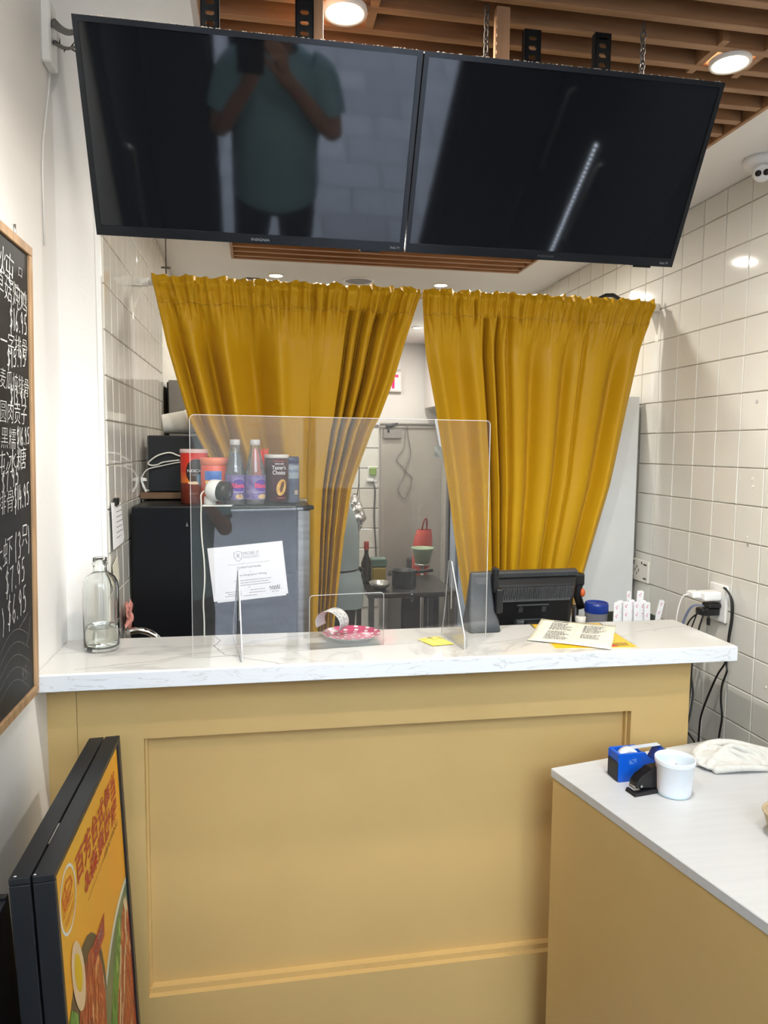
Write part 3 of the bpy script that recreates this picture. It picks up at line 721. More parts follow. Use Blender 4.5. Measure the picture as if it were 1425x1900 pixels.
# ------------------------------------------------------------------ things on the counter
bc = Vector((-.404, 1.975, ZT))
t = thing('glass_bottle', 'clear round-shouldered glass bottle with a little water on the counter end', 'bottle', bc)
prof = [(0, .0005), (.036, .0005), (.042, .005), (.045, .013), (.045, .165), (.043, .180), (.036, .194), (.024, .203), (.0175, .208), (.0170, .225), (.0195, .227), (.0195, .231), (.0165, .233), (.0185, .236), (.0165, .239), (.0180, .2425), (.0160, .245)]
inner = [(.0135, .245), (.0145, .225), (.0150, .209), (.0225, .199), (.034, .190), (.0405, .177), (.0425, .165), (.0425, .018), (.038, .011), (0, .010)]
b = MB(); b.lathe(prof + inner, bc, 48); part('glass_body', b, bottle_glass, t)
b = MB(); b.lathe([(0, .0103), (.0375, .0113), (.0421, .0183), (.0421, .062), (.0415, .0625), (0, .0615)], bc, 40); part('water', b, mat('water', (.93, .94, .88), .0, var=0, trans=1.0, ior=1.33), t)
# plate and receipt
pc = Vector((.262, 2.000, ZT))
t = thing('polka_dot_plate', 'pink plate with white polka dots on the counter', 'plate', pc)
prof = [(0, .003), (.050, .003), (.052, .001), (.056, .001), (.058, .004), (.080, .0135), (.083, .0145), (.0835, .0155), (.082, .016)]
b = MB(); b.lathe(prof, pc, 48); part('white_underside', b, white_pl, t)
def plz(r): return .0055 + (max(0, r - .055) / .027) * .0105 if r > .055 else .0055
b = MB(); b.lathe([(0, .0055), (.030, .0055), (.055, .0055), (.068, .0106), (.0815, .0158)], pc, 48); part('pink_face', b, mat('pink_glaze', (.62, .065, .19), .22, var=.04), t)
b = MB(); rnd = random.Random(4)
for ring, n in ((0, 1), (.021, 5), (.042, 9), (.061, 12), (.076, 13)):
    for i in range(n):
        a = 2 * math.pi * (i + .5 * (n % 2)) / n + ring * 20; rr = rnd.uniform(.0042, .0060)
        pts = []
        for q in range(10):
            ox = rr * 1.15 * math.cos(2 * math.pi * q / 10); oy = rr * .8 * math.sin(2 * math.pi * q / 10)
            x_ = ring * math.cos(a) + ox * -math.sin(a) + oy * math.cos(a); y_ = ring * math.sin(a) + ox * math.cos(a) + oy * math.sin(a)
            r_ = math.hypot(x_, y_)
            if r_ > .0815: x_ *= .0815 / r_; y_ *= .0815 / r_; r_ = .0815
            pts.append((pc.x + x_, pc.y + y_, ZT + plz(r_) + .0006))
        b.poly(pts)
part('white_dots', b, white_ink, t, label='white dots')
# curled receipt: a strip bent into an arch lying across the plate
rc = Vector((.205, 1.995, ZT + .016)); ra = R(-32); rdir = Vector((math.cos(ra), math.sin(ra), 0)); waxis = Vector((-rdir.y, rdir.x, 0))
def arch(u):
    a = R(205) - R(235) * u; rr = .036 + .004 * u
    return rdir * (rr * math.cos(a) * (1.0 if u < .9 else 1.0)) + Vector((0, 0, .030 + .034 * math.sin(a)))
t = thing('receipt', 'white till receipt curled into an arch over the pink plate', 'receipt', rc)
b = MB(); b.grid(lambda u, v: rc + arch(u) + waxis * (.058 * (v - .5)) + Vector((0, 0, .004)), 28, 6); o = part('paper_strip', b, paper_m, t)
md = o.modifiers.new('thickness', 'SOLIDIFY'); md.thickness = .0003
b = MB(); rnd = random.Random(9)
for r_ in range(13):
    u0 = .42 + r_ * .042
    for c0, c1 in ((.08, .30), (.42, .60), (.68, .92)):
        if rnd.random() < .2: continue
        c1 = c0 + (c1 - c0) * rnd.uniform(.4, 1)
        P = [rc + arch(uu) * 1.0 + waxis * (.058 * (vv - .5)) + Vector((0, 0, .004)) for uu, vv in ((u0, c0), (u0 + .016, c0), (u0 + .016, c1), (u0, c1))]
        nrm = (P[1] - P[0]).cross(P[3] - P[0]).normalized(); nrm = nrm if nrm.dot(P[0] - rc - Vector((0, 0, .03))) > 0 else -nrm
        b.poly([p + nrm * .0006 for p in P])
part('printed_lines', b, ink_grey, t, kind='stuff')
# yellow sauce packet
t = thing('sauce_packet', 'crinkled yellow sachet lying flat on the counter', 'sachet', (.482, 1.925, ZT))
cn = [(.440, 1.952), (.468, 1.880), (.531, 1.890), (.507, 1.975)]
def pk(u, v):
    a = Vector(cn[0]) * (1 - u) + Vector(cn[1]) * u; c = Vector(cn[3]) * (1 - u) + Vector(cn[2]) * u; p = a * (1 - v) + c * v
    e = min(u, 1 - u, v, 1 - v); h = .0065 * sstep(.0, .28, e) + .0022 * noise.noise(Vector((u * 7, v * 7, 1))) * sstep(0, .1, e) + (.0012 * math.sin(u * 60) if min(v, 1 - v) < .1 else 0)
    return (p.x, p.y, ZT + .002 + max(h, -.001))
b = MB(); b.grid(pk, 26, 26); b.poly([(x_, y_, ZT + .0006) for x_, y_ in cn]); part('foil', b, mat('yellow_foil', (.72, .60, .10), .3, var=.12, scale=60, bump=.3, bscale=90), t)
b = MB(); sw = [(.2, .3), (.35, .45), (.5, .35), (.62, .5)]
P = [pk(u, v) for u, v in sw]; b.tube([(p[0], p[1], p[2] + .0002) for p in P], .0012, 5); part('green_print', b, mat('olive_print', (.35, .33, .06), .5), t)
# card terminal seen from behind
tb_ = Vector((.655, 2.035, ZT))
t = thing('card_terminal', 'dark grey card terminal on a stand behind the clear screen', 'card terminal', tb_)
b = MB()
def loftY(b, secs):
    """secs: list of (z, x0, x1, y0, y1) boxes stacked into one shell with rounded corners"""
    rings = []
    for z, x0, x1, y0, y1 in secs:
        r_ = min(.010, (x1 - x0) * .25, (y1 - y0) * .25); pts = rrect(x0, y0, x1, y1, r_, 4)
        rings.append([b.bm.verts.new((x_, y_, z)) for x_, y_ in pts])
    for A, B in zip(rings, rings[1:]):
        k = len(A)
        for i in range(k):
            f = b.bm.faces.new((A[i], A[(i + 1) % k], B[(i + 1) % k], B[i])); f.material_index = b.mi; f.smooth = True
    b.bm.faces.new(rings[0][::-1]); b.bm.faces.new(rings[-1])
loftY(b, [(ZT, .611, .700, 2.000, 2.078), (ZT + .004, .607, .703, 1.997, 2.080), (ZT + .030, .608, .702, 2.010, 2.080), (ZT + .055, .612, .696, 2.030, 2.078), (ZT + .12, .619, .690, 2.045, 2.070), (ZT + .165, .624, .686, 2.050, 2.068), (ZT + .170, .626, .684, 2.052, 2.066)]); part('body', b, grey_plastic, t)
b = MB(); b.prism([(.634, 2.0485, ZT + .155), (.676, 2.0485, ZT + .155), (.668, 2.046, ZT + .135), (.642, 2.046, ZT + .135)], (0, .003, 0)); part('top_lip_highlight', b, mat('lip_highlight_grey', (.10, .105, .11), .35), t)  # lighter grey paints the highlight along the top bevel
b = MB(); b.box((.689, 2.03, ZT + .11), (.705, 2.06, ZT + .185), bev=.004, seg=2); b.box((.694, 2.02, ZT + .05), (.716, 2.07, ZT + .125), bev=.006, seg=2); part('side_reader', b, black_m, t)
# menus
t = thing('paper_menu', 'worn cream folded menu sheet lying over a yellow flyer', 'menu', (.91, 1.96, ZT + .003))
mc = [Vector(p) for p in ((.744, 1.897), (.933, 1.774), (1.074, 2.016), (.860, 2.080))]
def mp_(u, v, up=.0):
    p = (mc[0] * (1 - u) + mc[1] * u) * (1 - v) + (mc[3] * (1 - u) + mc[2] * u) * v
    h = .0034 + .0018 * abs(math.sin(math.pi * u)) + .014 * (1 - u) ** 2 * v ** 2
    return Vector((p.x, p.y, ZT + h + up))
cream = mat('cream_card', (.72, .69, .56), .6, var=.07, scale=30)
b = MB(); b.grid(lambda u, v: mp_(u, v), 14, 12); o = part('card', b, cream, t); md = o.modifiers.new('thickness', 'SOLIDIFY'); md.thickness = .0008
b = MB(); rnd = random.Random(3)
def mquad(b, u0, u1, v0, v1): b.poly([mp_(u, v, .0011) for u, v in ((u0, v0), (u1, v0), (u1, v1), (u0, v1))])
for uc, rows in ((.17, 19), (.60, 15)):
    for r_ in range(rows):
        v1 = .86 - r_ * .040
        if r_ in (8, 9) and rnd.random() < .6: continue
        x_ = uc + .045 * 0; xe = uc + rnd.uniform(.18, .30)
        while x_ < xe:
            l_ = rnd.uniform(.012, .04); mquad(b, x_, min(x_ + l_, xe), v1, v1 + .020); x_ += l_ + .008
mquad(b, .18, .38, .925, .955)
part('printed_lines', b, ink_grey, t, kind='stuff')
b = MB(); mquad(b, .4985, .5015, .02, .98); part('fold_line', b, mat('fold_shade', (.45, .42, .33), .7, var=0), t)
# yellow laminated flyer under the menu
fl = [Vector(p) for p in ((.786, 1.806), (1.024, 1.785), (1.049, 2.070), (.823, 2.082))]
def fp_(u, v, up=0):
    p = (fl[0] * (1 - u) + fl[1] * u) * (1 - v) + (fl[3] * (1 - u) + fl[2] * u) * v
    return Vector((p.x, p.y, ZT + .0008 + up))
t = thing('flyer', 'yellow laminated flyer half hidden under the cream menu', 'flyer', (.92, 1.94, ZT))
b = MB(); b.grid(lambda u, v: fp_(u, v), 4, 4); o = part('clear_sleeve', b, mat('laminate_film', (.62, .55, .36), .1), t); md = o.modifiers.new('thickness', 'SOLIDIFY'); md.thickness = .0006; md.offset = -1
b = MB(); b.grid(lambda u, v: fp_(.025 + .95 * u, .025 + .95 * v, .0005), 4, 4); part('yellow_print', b, mat('yellow_print_ink', (.78, .46, .02), .3, var=.04), t)
b = MB(); b.poly([fp_(u, v, .0009) for u, v in ((.55, .06), (.78, .05), (.70, .17), (.55, .17))]); part('red_patch', b, red_ink, t)
b = MB(); rnd = random.Random(11)
for k in range(26):
    u = rnd.uniform(.66, .86); v = rnd.uniform(.24, .36); s_ = rnd.uniform(.008, .02); b.poly([fp_(u, v, .001), fp_(u + s_, v, .001), fp_(u + s_ * .8, v + s_, .001), fp_(u - s_ * .2, v + s_, .001)])
for k in range(5):
    x_ = .74
    while x_ < .92:
        l_ = rnd.uniform(.01, .03); b.poly([fp_(x_, .08 + k * .022, .001), fp_(x_ + l_, .08 + k * .022, .001), fp_(x_ + l_, .09 + k * .022, .001), fp_(x_, .09 + k * .022, .001)]); x_ += l_ + .006
part('printed_lines', b, ink_m, t, kind='stuff')

# ------------------------------------------------------------------ behind the counter: work top, monitor, tubs, sleeves
t = thing('work_top', 'low grey work top behind the counter carrying the monitor', 'work top', (.85, 2.28, .93))
b = MB(); b.box((.30, YP + .005, .90), (1.37, 2.50, .93), bev=.003); part('surface', b, mat('grey_worktop', (.30, .30, .30), .4), t)
for x in (.34, 1.34):
    for y in (YP + .04, 2.46): b = MB(); b.box((x - .015, y - .015, -.1), (x + .015, y + .015, .90)); part('leg', b, steel, t)
# monitor, back towards us
mo = Vector((.925, 2.31, .93))
t = thing('monitor', 'black computer monitor seen from behind with a ribbed vent band', 'monitor', mo)
MM = Matrix.Translation((.922, 2.315, 1.198)) @ Matrix.Rotation(R(3.0), 4, 'Z') @ Matrix.Rotation(R(14), 4, 'X')
# local: x across, z up (0 at top), y away from us = screen side
HW = .166
def shell(b, secs):
    rings = []
    for y_, hw, z0, z1 in secs:
        rings.append([b.bm.verts.new(MM @ Vector((x_, y_, z_))) for x_, z_ in rrect(-hw, z0, hw, z1, .008, 3)])
    for A, B in zip(rings, rings[1:]):
        for i in range(len(A)): b.bm.faces.new((A[i], A[(i + 1) % len(A)], B[(i + 1) % len(B)], B[i]))
    b.bm.faces.new(rings[0]); b.bm.faces.new(rings[-1][::-1])
b = MB(); shell(b, [(-.034, HW - .030, -.195, -.040), (-.030, HW - .024, -.203, -.034), (-.012, HW - .006, -.238, -.022), (.0, HW, -.245, -.018), (.0, HW, -.245, 0.0), (.018, HW, -.247, 0.0)])
part('back_shell', b, black_m, t)
b = MB(); b.box((-HW, -.008, -.019), (HW, .017, .0015), bev=.003, M=MM); part('top_band', b, grey_plastic, t)
b = MB(); b.box((-HW + .032, -.037, -.094), (HW - .032, -.033, -.086), M=MM)
for k in range(46):
    x = -HW + .030 + k * (2 * HW - .06) / 45; b.box((x - .0011, -.040, -.086), (x + .0011, -.033, -.042), M=MM)
part('vent_ribs', b, mat('vent_rib_plastic', (.13, .132, .14), .3), t)
b = MB(); b.box((-.058, -.0385, -.112), (.058, -.033, -.106), bev=.001, M=MM); b.box((-.05, -.036, -.135), (-.035, -.033, -.115), M=MM); b.box((.035, -.036, -.135), (.05, -.033, -.115), M=MM); part('mount_plate', b, grey_plastic, t)
b = MB(); b.tube([MM @ Vector((-.062, -.05, -.168)), MM @ Vector((.040, -.05, -.168))], .014, 14); part('hinge', b, grey_plastic, t)
b = MB(); b.prism([(.87, 2.245, .955), (.955, 2.245, .955), (.945, 2.255, 1.04), (.88, 2.255, 1.04)], (0, .02, 0)); b.box((.83, 2.20, .931), (1.0, 2.36, .955), bev=.006); part('stand', b, black_m, t)
b = MB(); b.box((-HW + .008, .0182, -.238), (HW - .008, .0188, -.008), M=MM); part('screen', b, tv_glass, t)
# scanner handset hung beside the monitor
t = thing('barcode_scanner', 'black handset with an orange trigger beside the monitor edge', 'scanner', (1.115, 2.39, .931))
b = MB(); b.tube([(1.115, 2.39, .932), (1.115, 2.39, 1.06)], .012, 10); b.box((1.085, 2.36, .931), (1.145, 2.42, .94), bev=.003); part('stand', b, black_m, t)
b = MB(); b.tube([(1.116, 2.38, 1.165), (1.118, 2.38, 1.135), (1.113, 2.38, 1.105), (1.130, 2.375, 1.052)], [.016, .017, .014, .015], 12); b.box((1.102, 2.36, 1.135), (1.134, 2.40, 1.178), bev=.006, seg=2); part('handset', b, black_m, t)
b = MB(); b.ball((1.130, 2.372, 1.108), .012, 12, 8, sc=(.9, 1, 1.3)); part('trigger', b, mat('orange_plastic', (.65, .12, .03), .35), t)
jc = Vector((1.093, 2.30, .931))
t = thing('small_jar', 'small clear jar with a cream cap next to the monitor', 'jar', jc)
b = MB(); b.lathe([(0, 0), (.018, 0), (.019, .01), (.019, .085), (.016, .092)], jc, 20); part('body', b, mat('frosted_plastic', (.60, .60, .57), .3), t)
b = MB(); b.lathe([(.018, .092), (.0185, .094), (.0185, .108), (.017, .110), (0, .110)], jc, 20); part('cap', b, ivory_pl, t)
tc_ = Vector((1.150, 2.30, .931))
t = thing('lidded_tub', 'smoky plastic tub with a blue lid left of the paper sleeves', 'tub', tc_)
b = MB(); b.lathe([(0, 0), (.034, 0), (.036, .004), (.0385, .128)], tc_, 32); part('body', b, mat('smoky_plastic', (.16, .16, .18), .25), t)
b = MB(); b.lathe([(.0395, .124), (.0405, .128), (.0405, .150), (.0385, .157), (.0365, .158), (.034, .153), (0, .153)], tc_, 32); part('blue_lid', b, mat('blue_plastic', (.010, .035, .24), .25), t)
# rack of paper chopstick sleeves
t = thing('sleeve_holder', 'dark green box holding the white paper chopstick sleeves', 'holder', (1.265, 2.30, .931))
b = MB()
for lo, hi in (((1.195, 2.262, .931), (1.350, 2.342, .936)), ((1.195, 2.262, .936), (1.199, 2.342, 1.025)), ((1.346, 2.262, .936), (1.350, 2.342, 1.045)), ((1.199, 2.262, .936), (1.346, 2.266, 1.025)), ((1.199, 2.338, .936), (1.346, 2.342, 1.045))): b.box(lo, hi, bev=.0008)
part('box', b, mat('dark_green_plastic', (.06, .075, .055), .5), t)
logo_red = mat('magenta_print', (.60, .03, .16), .6, var=0)
def sleeve(x, y, ztop, lean, lab, turn=0.0, w_=.019, group='paper chopstick sleeves in the holder'):
    base = Vector((x, y, .937)); L_ = ztop - .937
    t = thing('chopstick_sleeve', lab, 'chopstick sleeve', base, group)
    M = Matrix.Translation(base) @ Matrix.Rotation(turn, 4, 'Z') @ Matrix.Rotation(lean, 4, 'Y')
    b = MB(); z0 = 0.004
    b.prism([(-w_ / 2, -.0016, z0), (w_ / 2, -.0016, z0), (w_ / 2, -.0016, L_ - .004), (w_ * .18, -.0016, L_), (-w_ / 2, -.0016, L_ - .002)], (0, .0032, 0), M=M); part('paper', b, paper_m, t)
    b = MB()
    for k in range(3):
        for sx, sz in ((-.003, 0), (.0015, .004), (-.0005, -.004)):
            cz = L_ - .016 - k * .030; b.poly([(sx - .0022, -.0018, cz + sz - .0016), (sx + .0022, -.0018, cz + sz - .001), (sx + .0014, -.0018, cz + sz + .0018), (sx - .0018, -.0018, cz + sz + .001)], M=M)
    part('red_print', b, logo_red, t)
rnd = random.Random(21)
common = 'white paper chopstick sleeve with red print packed upright in the holder row'
for k in range(13):
    sleeve(1.209 + k * .0098, 2.272 + (k % 4) * .0050, 1.094 + rnd.uniform(-.005, .005), rnd.uniform(-.03, .03), common, rnd.uniform(-.10, .10), .023)
sleeve(1.281, 2.318, 1.122, -.02, 'taller white paper sleeve rising behind the sleeve row, nearer the blue lid', .2)
sleeve(1.317, 2.325, 1.121, .05, 'taller white paper sleeve rising at the end of the sleeve row', -.1, .024)
sleeve(1.346, 2.298, 1.092, .24, 'white paper sleeve leaning out alone beyond the holder', .1, .021) if False else None
sleeve(1.361, 2.30, 1.094, .24, 'white paper sleeve leaning alone toward the right tiled wall', .1, .021, None)
# small sink with gooseneck tap at the left end
t = thing('sink_tap', 'chrome gooseneck tap arching just behind the counter by the bottle', 'tap', (-.30, 2.25, .80))
P = [(-.280, 2.25, .80), (-.280, 2.25, .96)] + [(-.357 + .077 * math.cos(a), 2.25, .978 + .077 * math.sin(a)) for a in [R(4 + 10 * i) for i in range(18)]] + [(-.396, 2.25, .965)]
P = [p for p in P if p[0] > XT + .012]
b = MB(); b.tube(P, .0105, 14); part('spout', b, chrome, t)
b = MB(); b.lathe([(.026, 0), (.026, .006), (.014, .02), (.014, .05)], (-.28, 2.25, .80), 24); part('base', b, chrome, t)
t = thing('hand_sink', 'small steel hand sink behind the left end of the counter', 'sink', (-.25, 2.23, .6))
b = MB(); b.ringframe((XT + .004, 2.12, .78), (1, 0, 0), (0, 1, 0), .33, .24, .05, (0, 0, .018)); b.box((XT + .05, 2.165, .66), (-.135, 2.315, .665)); b.box((XT + .05, 2.165, .665), (XT + .054, 2.315, .78)); b.box((-.139, 2.165, .665), (-.135, 2.315, .78)); b.box((XT + .054, 2.165, .665), (-.139, 2.169, .78)); b.box((XT + .054, 2.311, .665), (-.139, 2.315, .78)); part('basin', b, steel, t)
# papers on the left tiled wall
def wallsheet(name, lab, cat, pts, m_, lines=0, lift=.010):
    t = thing(name, lab, cat, (XT + lift, pts[0][0], min(p[1] for p in pts)))
    xo = XT + lift
    b = MB(); b.prism([(xo, y, z) for y, z in pts], (.0015, 0, 0)); part('sheet', b, m_, t)
    if lines:
        b = MB(); rnd = random.Random(5); y0 = min(p[0] for p in pts); y1 = max(p[0] for p in pts); z0 = min(p[1] for p in pts); z1 = max(p[1] for p in pts)
        for k in range(lines):
            z = z1 - (k + 1.2) * (z1 - z0) / (lines + 2)
            b.poly([(xo + .0018, y0 + .06, z), (xo + .0018, y0 + rnd.uniform(.10, .17), z), (xo + .0018, y0 + .17 - .02, z + .003), (xo + .0018, y0 + .06, z + .003)])
        part('printed_lines', b, ink_grey, t, kind='stuff')
    return t
t = wallsheet('clipped_papers', 'sheaf of white slips clipped to the left tiled wall behind the pillar edge', 'papers', [(2.110, 1.452), (2.245, 1.444), (2.290, 1.335), (2.275, 1.322), (2.125, 1.318)], paper_m, 7)
b = MB(); b.box((XT + .008, 2.15, 1.440), (XT + .018, 2.19, 1.462), bev=.002); part('clip', b, black_m, t)
wallsheet('folded_paper', 'small cream paper scrap taped below the clipped slips', 'paper', [(2.11, 1.275), (2.18, 1.292), (2.20, 1.225), (2.17, 1.20), (2.12, 1.235)], cream)
t = thing('pink_rag', 'crumpled pink rag hanging on the left tiled wall near the tap', 'rag', (XT + .02, 2.29, 1.06))
b = MB(); rr = random.Random(3)
b.grid(lambda u, v: (XT + .022 + .012 * noise.noise(Vector((u * 4, v * 4, 2))), 2.235 + .105 * u + .012 * math.sin(v * 5), 1.058 + .085 * v * (1 - .35 * abs(u - .4)) + .018 * (u - .5) ** 2 + .008 * math.sin(u * 9)), 16, 16); part('cloth', b, mat('pink_cloth', (.72, .30, .25), .8), t)

# ------------------------------------------------------------------ fridge with things on top
FX0, FX1, FY0, FY1 = -.392, .172, 2.40, 2.90
t = thing('fridge', 'black fridge seen from its side with a steel door edge', 'fridge', (-.11, 2.65, 0))
b = MB(); b.box((FX0, FY0, -.07), (.130, FY1, FT), bev=.004, seg=2); part('body', b, mat('black_fridge_paint', (.003, .0035, .005), .35, var=.1, spec=.3), t)
b = MB(); b.box((.1335, FY0 - .004, -.04), (FX1, FY1, FT - .016), bev=.0012); d = part('door', b, mat('steel_door', (.30, .29, .28), .35, .9, var=.12, scale=5, stretch=(1, 1, 12)), t)
b = MB(); b.box((.126, FY0 + .004, -.04), (.1333, FY1, FT - .02)); part('door_gasket', b, cable_black, t)
b = MB(); b.box((.128, FY0 - .006, FT - .0155), (.176, FY1, FT + .001), bev=.003); b.box((.165, FY0 - .01, FT - .012), (.186, FY0 + .03, FT + .001), bev=.003); part('hinge_cover', b, black_m, t)
for x in (FX0 + .05, .08):
    for y in (FY0 + .05, FY1 - .05): b = MB(); b.lathe([(.02, -.1), (.02, -.069)], (x, y, 0), 12); part('foot', b, black_m, t)
b = MB(); b.prism([(-.222 + x * .006, FY0 - .0012, 1.358 + z * .006) for x, z in ((-.6, -1), (0, -.7), (.7, -1), (.5, .2), (0, 1.6), (-.4, .2))], (0, .001, 0)); part('sticker_scrap', b, mat('grey_sticker', (.12, .12, .13), .5), t)
# certificate on the fridge side
t = thing('certificate', 'white food safety certificate taped at a slant to the black fridge', 'certificate', (-.03, FY0 - .003, 1.10))
c0 = Vector((-.140, FY0 - .0030, 1.105)); cu_ = Vector((.241, 0, .022)); cv_ = Vector((-.019, 0, .176))
b = MB(); b.prism([c0 + Vector((.012, .001, -.004)), c0 + cu_ + Vector((-.006, .001, -.006)), c0 + cu_ + cv_ + Vector((-.004, .001, -.002)), c0 + cv_ + Vector((.004, .001, -.004))], (0, .001, 0)); part('back_sheet', b, paper_m, t)
b = MB(); b.prism([c0, c0 + cu_, c0 + cu_ + cv_, c0 + cv_], (0, .0009, 0)); part('front_sheet', b, mat('certificate_paper', (.78, .78, .82), .5, var=.02), t)
cun, cvn = cu_.normalized(), cv_.normalized(); co = Vector((0, -.0004, 0))
def ctext(s, u, v, w_, h_, m_): mesh_part('lettering', text_mesh(s, c0 + cu_ * u + cv_ * v + co, cun, cvn, w_, h_), m_, t)
ctext('PROBE IT', .46, .805, .052, .011, ink_grey); ctext('FOOD SAFETY', .46, .745, .052, .008, ink_grey)
ctext('Probe It Food Safety is proud to award the title of', .24, .635, .135, .005, ink_grey); ctext('Certified Food Handler', .36, .565, .078, .0072, ink_m)
ctext('to', .52, .49, .005, .004, ink_grey); ctext('wai Sang Jason Wong', .36, .41, .092, .008, ink_m)
b = MB(); rnd = random.Random(8)
for u0, u1, v in ((.30, .80, .33), (.38, .76, .285), (.34, .78, .24), (.48, .50, .20), (.17, .38, .135), (.20, .38, .095), (.16, .38, .06), (.50, .70, .14), (.48, .70, .09), (.40, .58, .04), (.76, .92, .105), (.78, .88, .065)):
    u = u0
    while u < u1:
        l_ = rnd.uniform(.012, .03); q = [(u, v), (min(u + l_, u1), v), (min(u + l_, u1), v + .014), (u, v + .014)]; b.poly([c0 + cu_ * a + cv_ * c + co for a, c in q]); u += l_ + .007
strokes(b, [[(.76 + .14 * i / 14, .14 + .03 * math.sin(i * 1.9) + .01 * (i % 3)) for i in range(15)]], c0 + co, cu_, cv_, .012)
# shield emblem with a fork beside the heading
strokes(b, [[(.34, .87), (.39, .89), (.44, .87), (.445, .79), (.425, .73), (.39, .70), (.355, .73), (.335, .79), (.34, .87)], [(.365, .83), (.42, .75)], [(.38, .85), (.395, .80), (.41, .84)], [(.36, .77), (.395, .80)]], c0 + co, cu_, cv_, .007)
part('small_print', b, ink_grey, t, kind='stuff')
# little white camera on the fridge edge with its lead
t = thing('web_camera', 'small white round camera with black face on the fridge edge', 'camera', (-.125, FY0 + .03, FT))
b = MB(); b.prism([(-.172, FY0 - .012, FT + .0005), (-.080, FY0 - .016, FT + .0005), (-.076, FY0 + .05, FT + .0005), (-.165, FY0 + .05, FT + .0005)], (0, 0, .0035)); part('base_plate', b, white_pl, t)
b = MB(); b.tube([(-.150, FY0 + .028, FT + .003), (-.150, FY0 + .028, FT + .03)], [.021, .018], 18); part('stalk', b, white_pl, t)
ad = Vector((.86, -.50, -.12)).normalized(); rot = ad.to_track_quat('Z', 'Y').to_matrix().to_4x4(); M = Matrix.Translation((-.128, FY0 + .002, FT + .052)) @ rot
b = MB(); b.lathe([(0, -.030), (.018, -.0295), (.027, -.026), (.0325, -.018), (.034, -.004), (.034, .014), (.033, .016)], (0, 0, 0), 36, M); part('white_shell', b, white_pl, t)
b = MB(); b.lathe([(.033, .0162), (.0335, .019), (.033, .040), (.029, .044), (0, .044)], (0, 0, 0), 36, M); fpart = part('black_face', b, mat('brown_black_plastic', (.018, .014, .013), .2), t)
b = MB(); b.lathe([(.006, .0445), (.005, .046), (0, .0462)], (.012, -.008, 0), 14, M); part('lens', b, grey_plastic, fpart)
b = MB(); P = [(-.166, FY0 + .012, 1.468), (-.176, FY0 - .006, 1.455), (-.1755, FY0 - .010, 1.426), (-.177, FY0 - .008, 1.383), (-.175, FY0 - .008, 1.314), (-.169, FY0 - .008, 1.244), (-.168, FY0 - .008, 1.173), (-.173, FY0 - .008, 1.103), (-.171, FY0 - .008, 1.0), (-.18, FY0 - .008, .7), (-.17, FY0 - .008, .0)]
def smooth_path(P, k=6):
    P = [Vector(p) for p in P]; out = []
    for i in range(len(P) - 1):
        p0 = P[max(i - 1, 0)]; p1 = P[i]; p2 = P[i + 1]; p3 = P[min(i + 2, len(P) - 1)]
        for j in range(k):
            f = j / k; out.append(.5 * ((2 * p1) + (p2 - p0) * f + (2 * p0 - 5 * p1 + 4 * p2 - p3) * f * f + (3 * p1 - p0 - 3 * p2 + p3) * f ** 3))
    return out + [P[-1]]
b.tube(smooth_path(P), .0024, 8); part('lead', b, cable_white, t)
# jars: angle that faces the viewer
FACE = R(-90)
def facing(c): return math.atan2(-c[1], -c[0])
def jar_body(c, prof, m_, t, name='body', n=36):
    b = MB(); b.lathe(prof, c, n); return part(name, b, m_, t)
def jar_text(s, c, r, da, z0, w_, h_, m_, t, **k):
    mesh_part('lettering', wrap_text(s, c, r, facing(c) + da, c[2] + z0, w_, h_, **k), m_, t)
red_fade = mat('red_orange_print', (.62, .03, .02), .35, var=.1)
nt = red_fade.node_tree; bs = nt.nodes['Principled BSDF']; tcn = nt.nodes.new('ShaderNodeTexCoord'); sp = nt.nodes.new('ShaderNodeSeparateXYZ'); rp = nt.nodes.new('ShaderNodeValToRGB')
nt.links.new(tcn.outputs['Object'], sp.inputs[0]); mm_ = nt.nodes.new('ShaderNodeMath'); mm_.operation = 'MULTIPLY'; mm_.inputs[1].default_value = 1 / .18; nt.links.new(sp.outputs[2], mm_.inputs[0]); nt.links.new(mm_.outputs[0], rp.inputs[0])
el = rp.color_ramp.elements; el[0].position = .0; el[0].color = (.20, .035, .02, 1); el[1].position = 1.0; el[1].color = (.62, .02, .015, 1)
e = el.new(.38); e.color = (.22, .04, .025, 1); e = el.new(.40); e.color = (.85, .22, .03, 1); e = el.new(.62); e.color = (.66, .04, .015, 1)
nt.links.new(rp.outputs[0], bs.inputs['Base Color'])
z0 = FT
c = Vector((-.209, 2.548, z0)); r = .0455
t = thing('coffee_tin', 'tall red coffee tin with a pale lid and black roundel', 'tin', c)
jar_body(c, [(0, 0), (r - .003, 0), (r - .001, .002), (r, .173)], red_fade, t)
jar_body(c, [(r + .0006, .170), (r + .0012, .172), (r + .0012, .181), (r - .001, .183), (0, .182)], mat('pale_pink_lid', (.70, .52, .50), .4), t, 'lid')
b = MB(); disc_patch(b, c, r + .0004, facing(c) + .16, z0 + .108, .036, .042); part('black_roundel', b, mat('brown_black_print', (.025, .012, .010), .35, var=0), t)
jar_text('NESCAFÉ', c, r + .0010, .16, .106, .060, .012, white_ink, t); jar_text('RICH', c, r + .0010, .05, .094, .020, .006, grey_logo, t)
b = MB(); disc_patch(b, c, r + .0008, facing(c) + .55, z0 + .075, .014, .026, tilt=.5); part('blue_mug_print', b, mat('blue_mug_ink', (.10, .22, .36), .4), t)
b = MB(); disc_patch(b, c, r + .0007, facing(c) + .0, z0 + .070, .022, .005); part('white_gleam_print', b, mat('cream_print', (.85, .68, .45), .4), t)
jar_text('ARABICA', c, r + .0010, -.05, .032, .032, .006, mat('tan_print', (.42, .22, .13), .5), t)
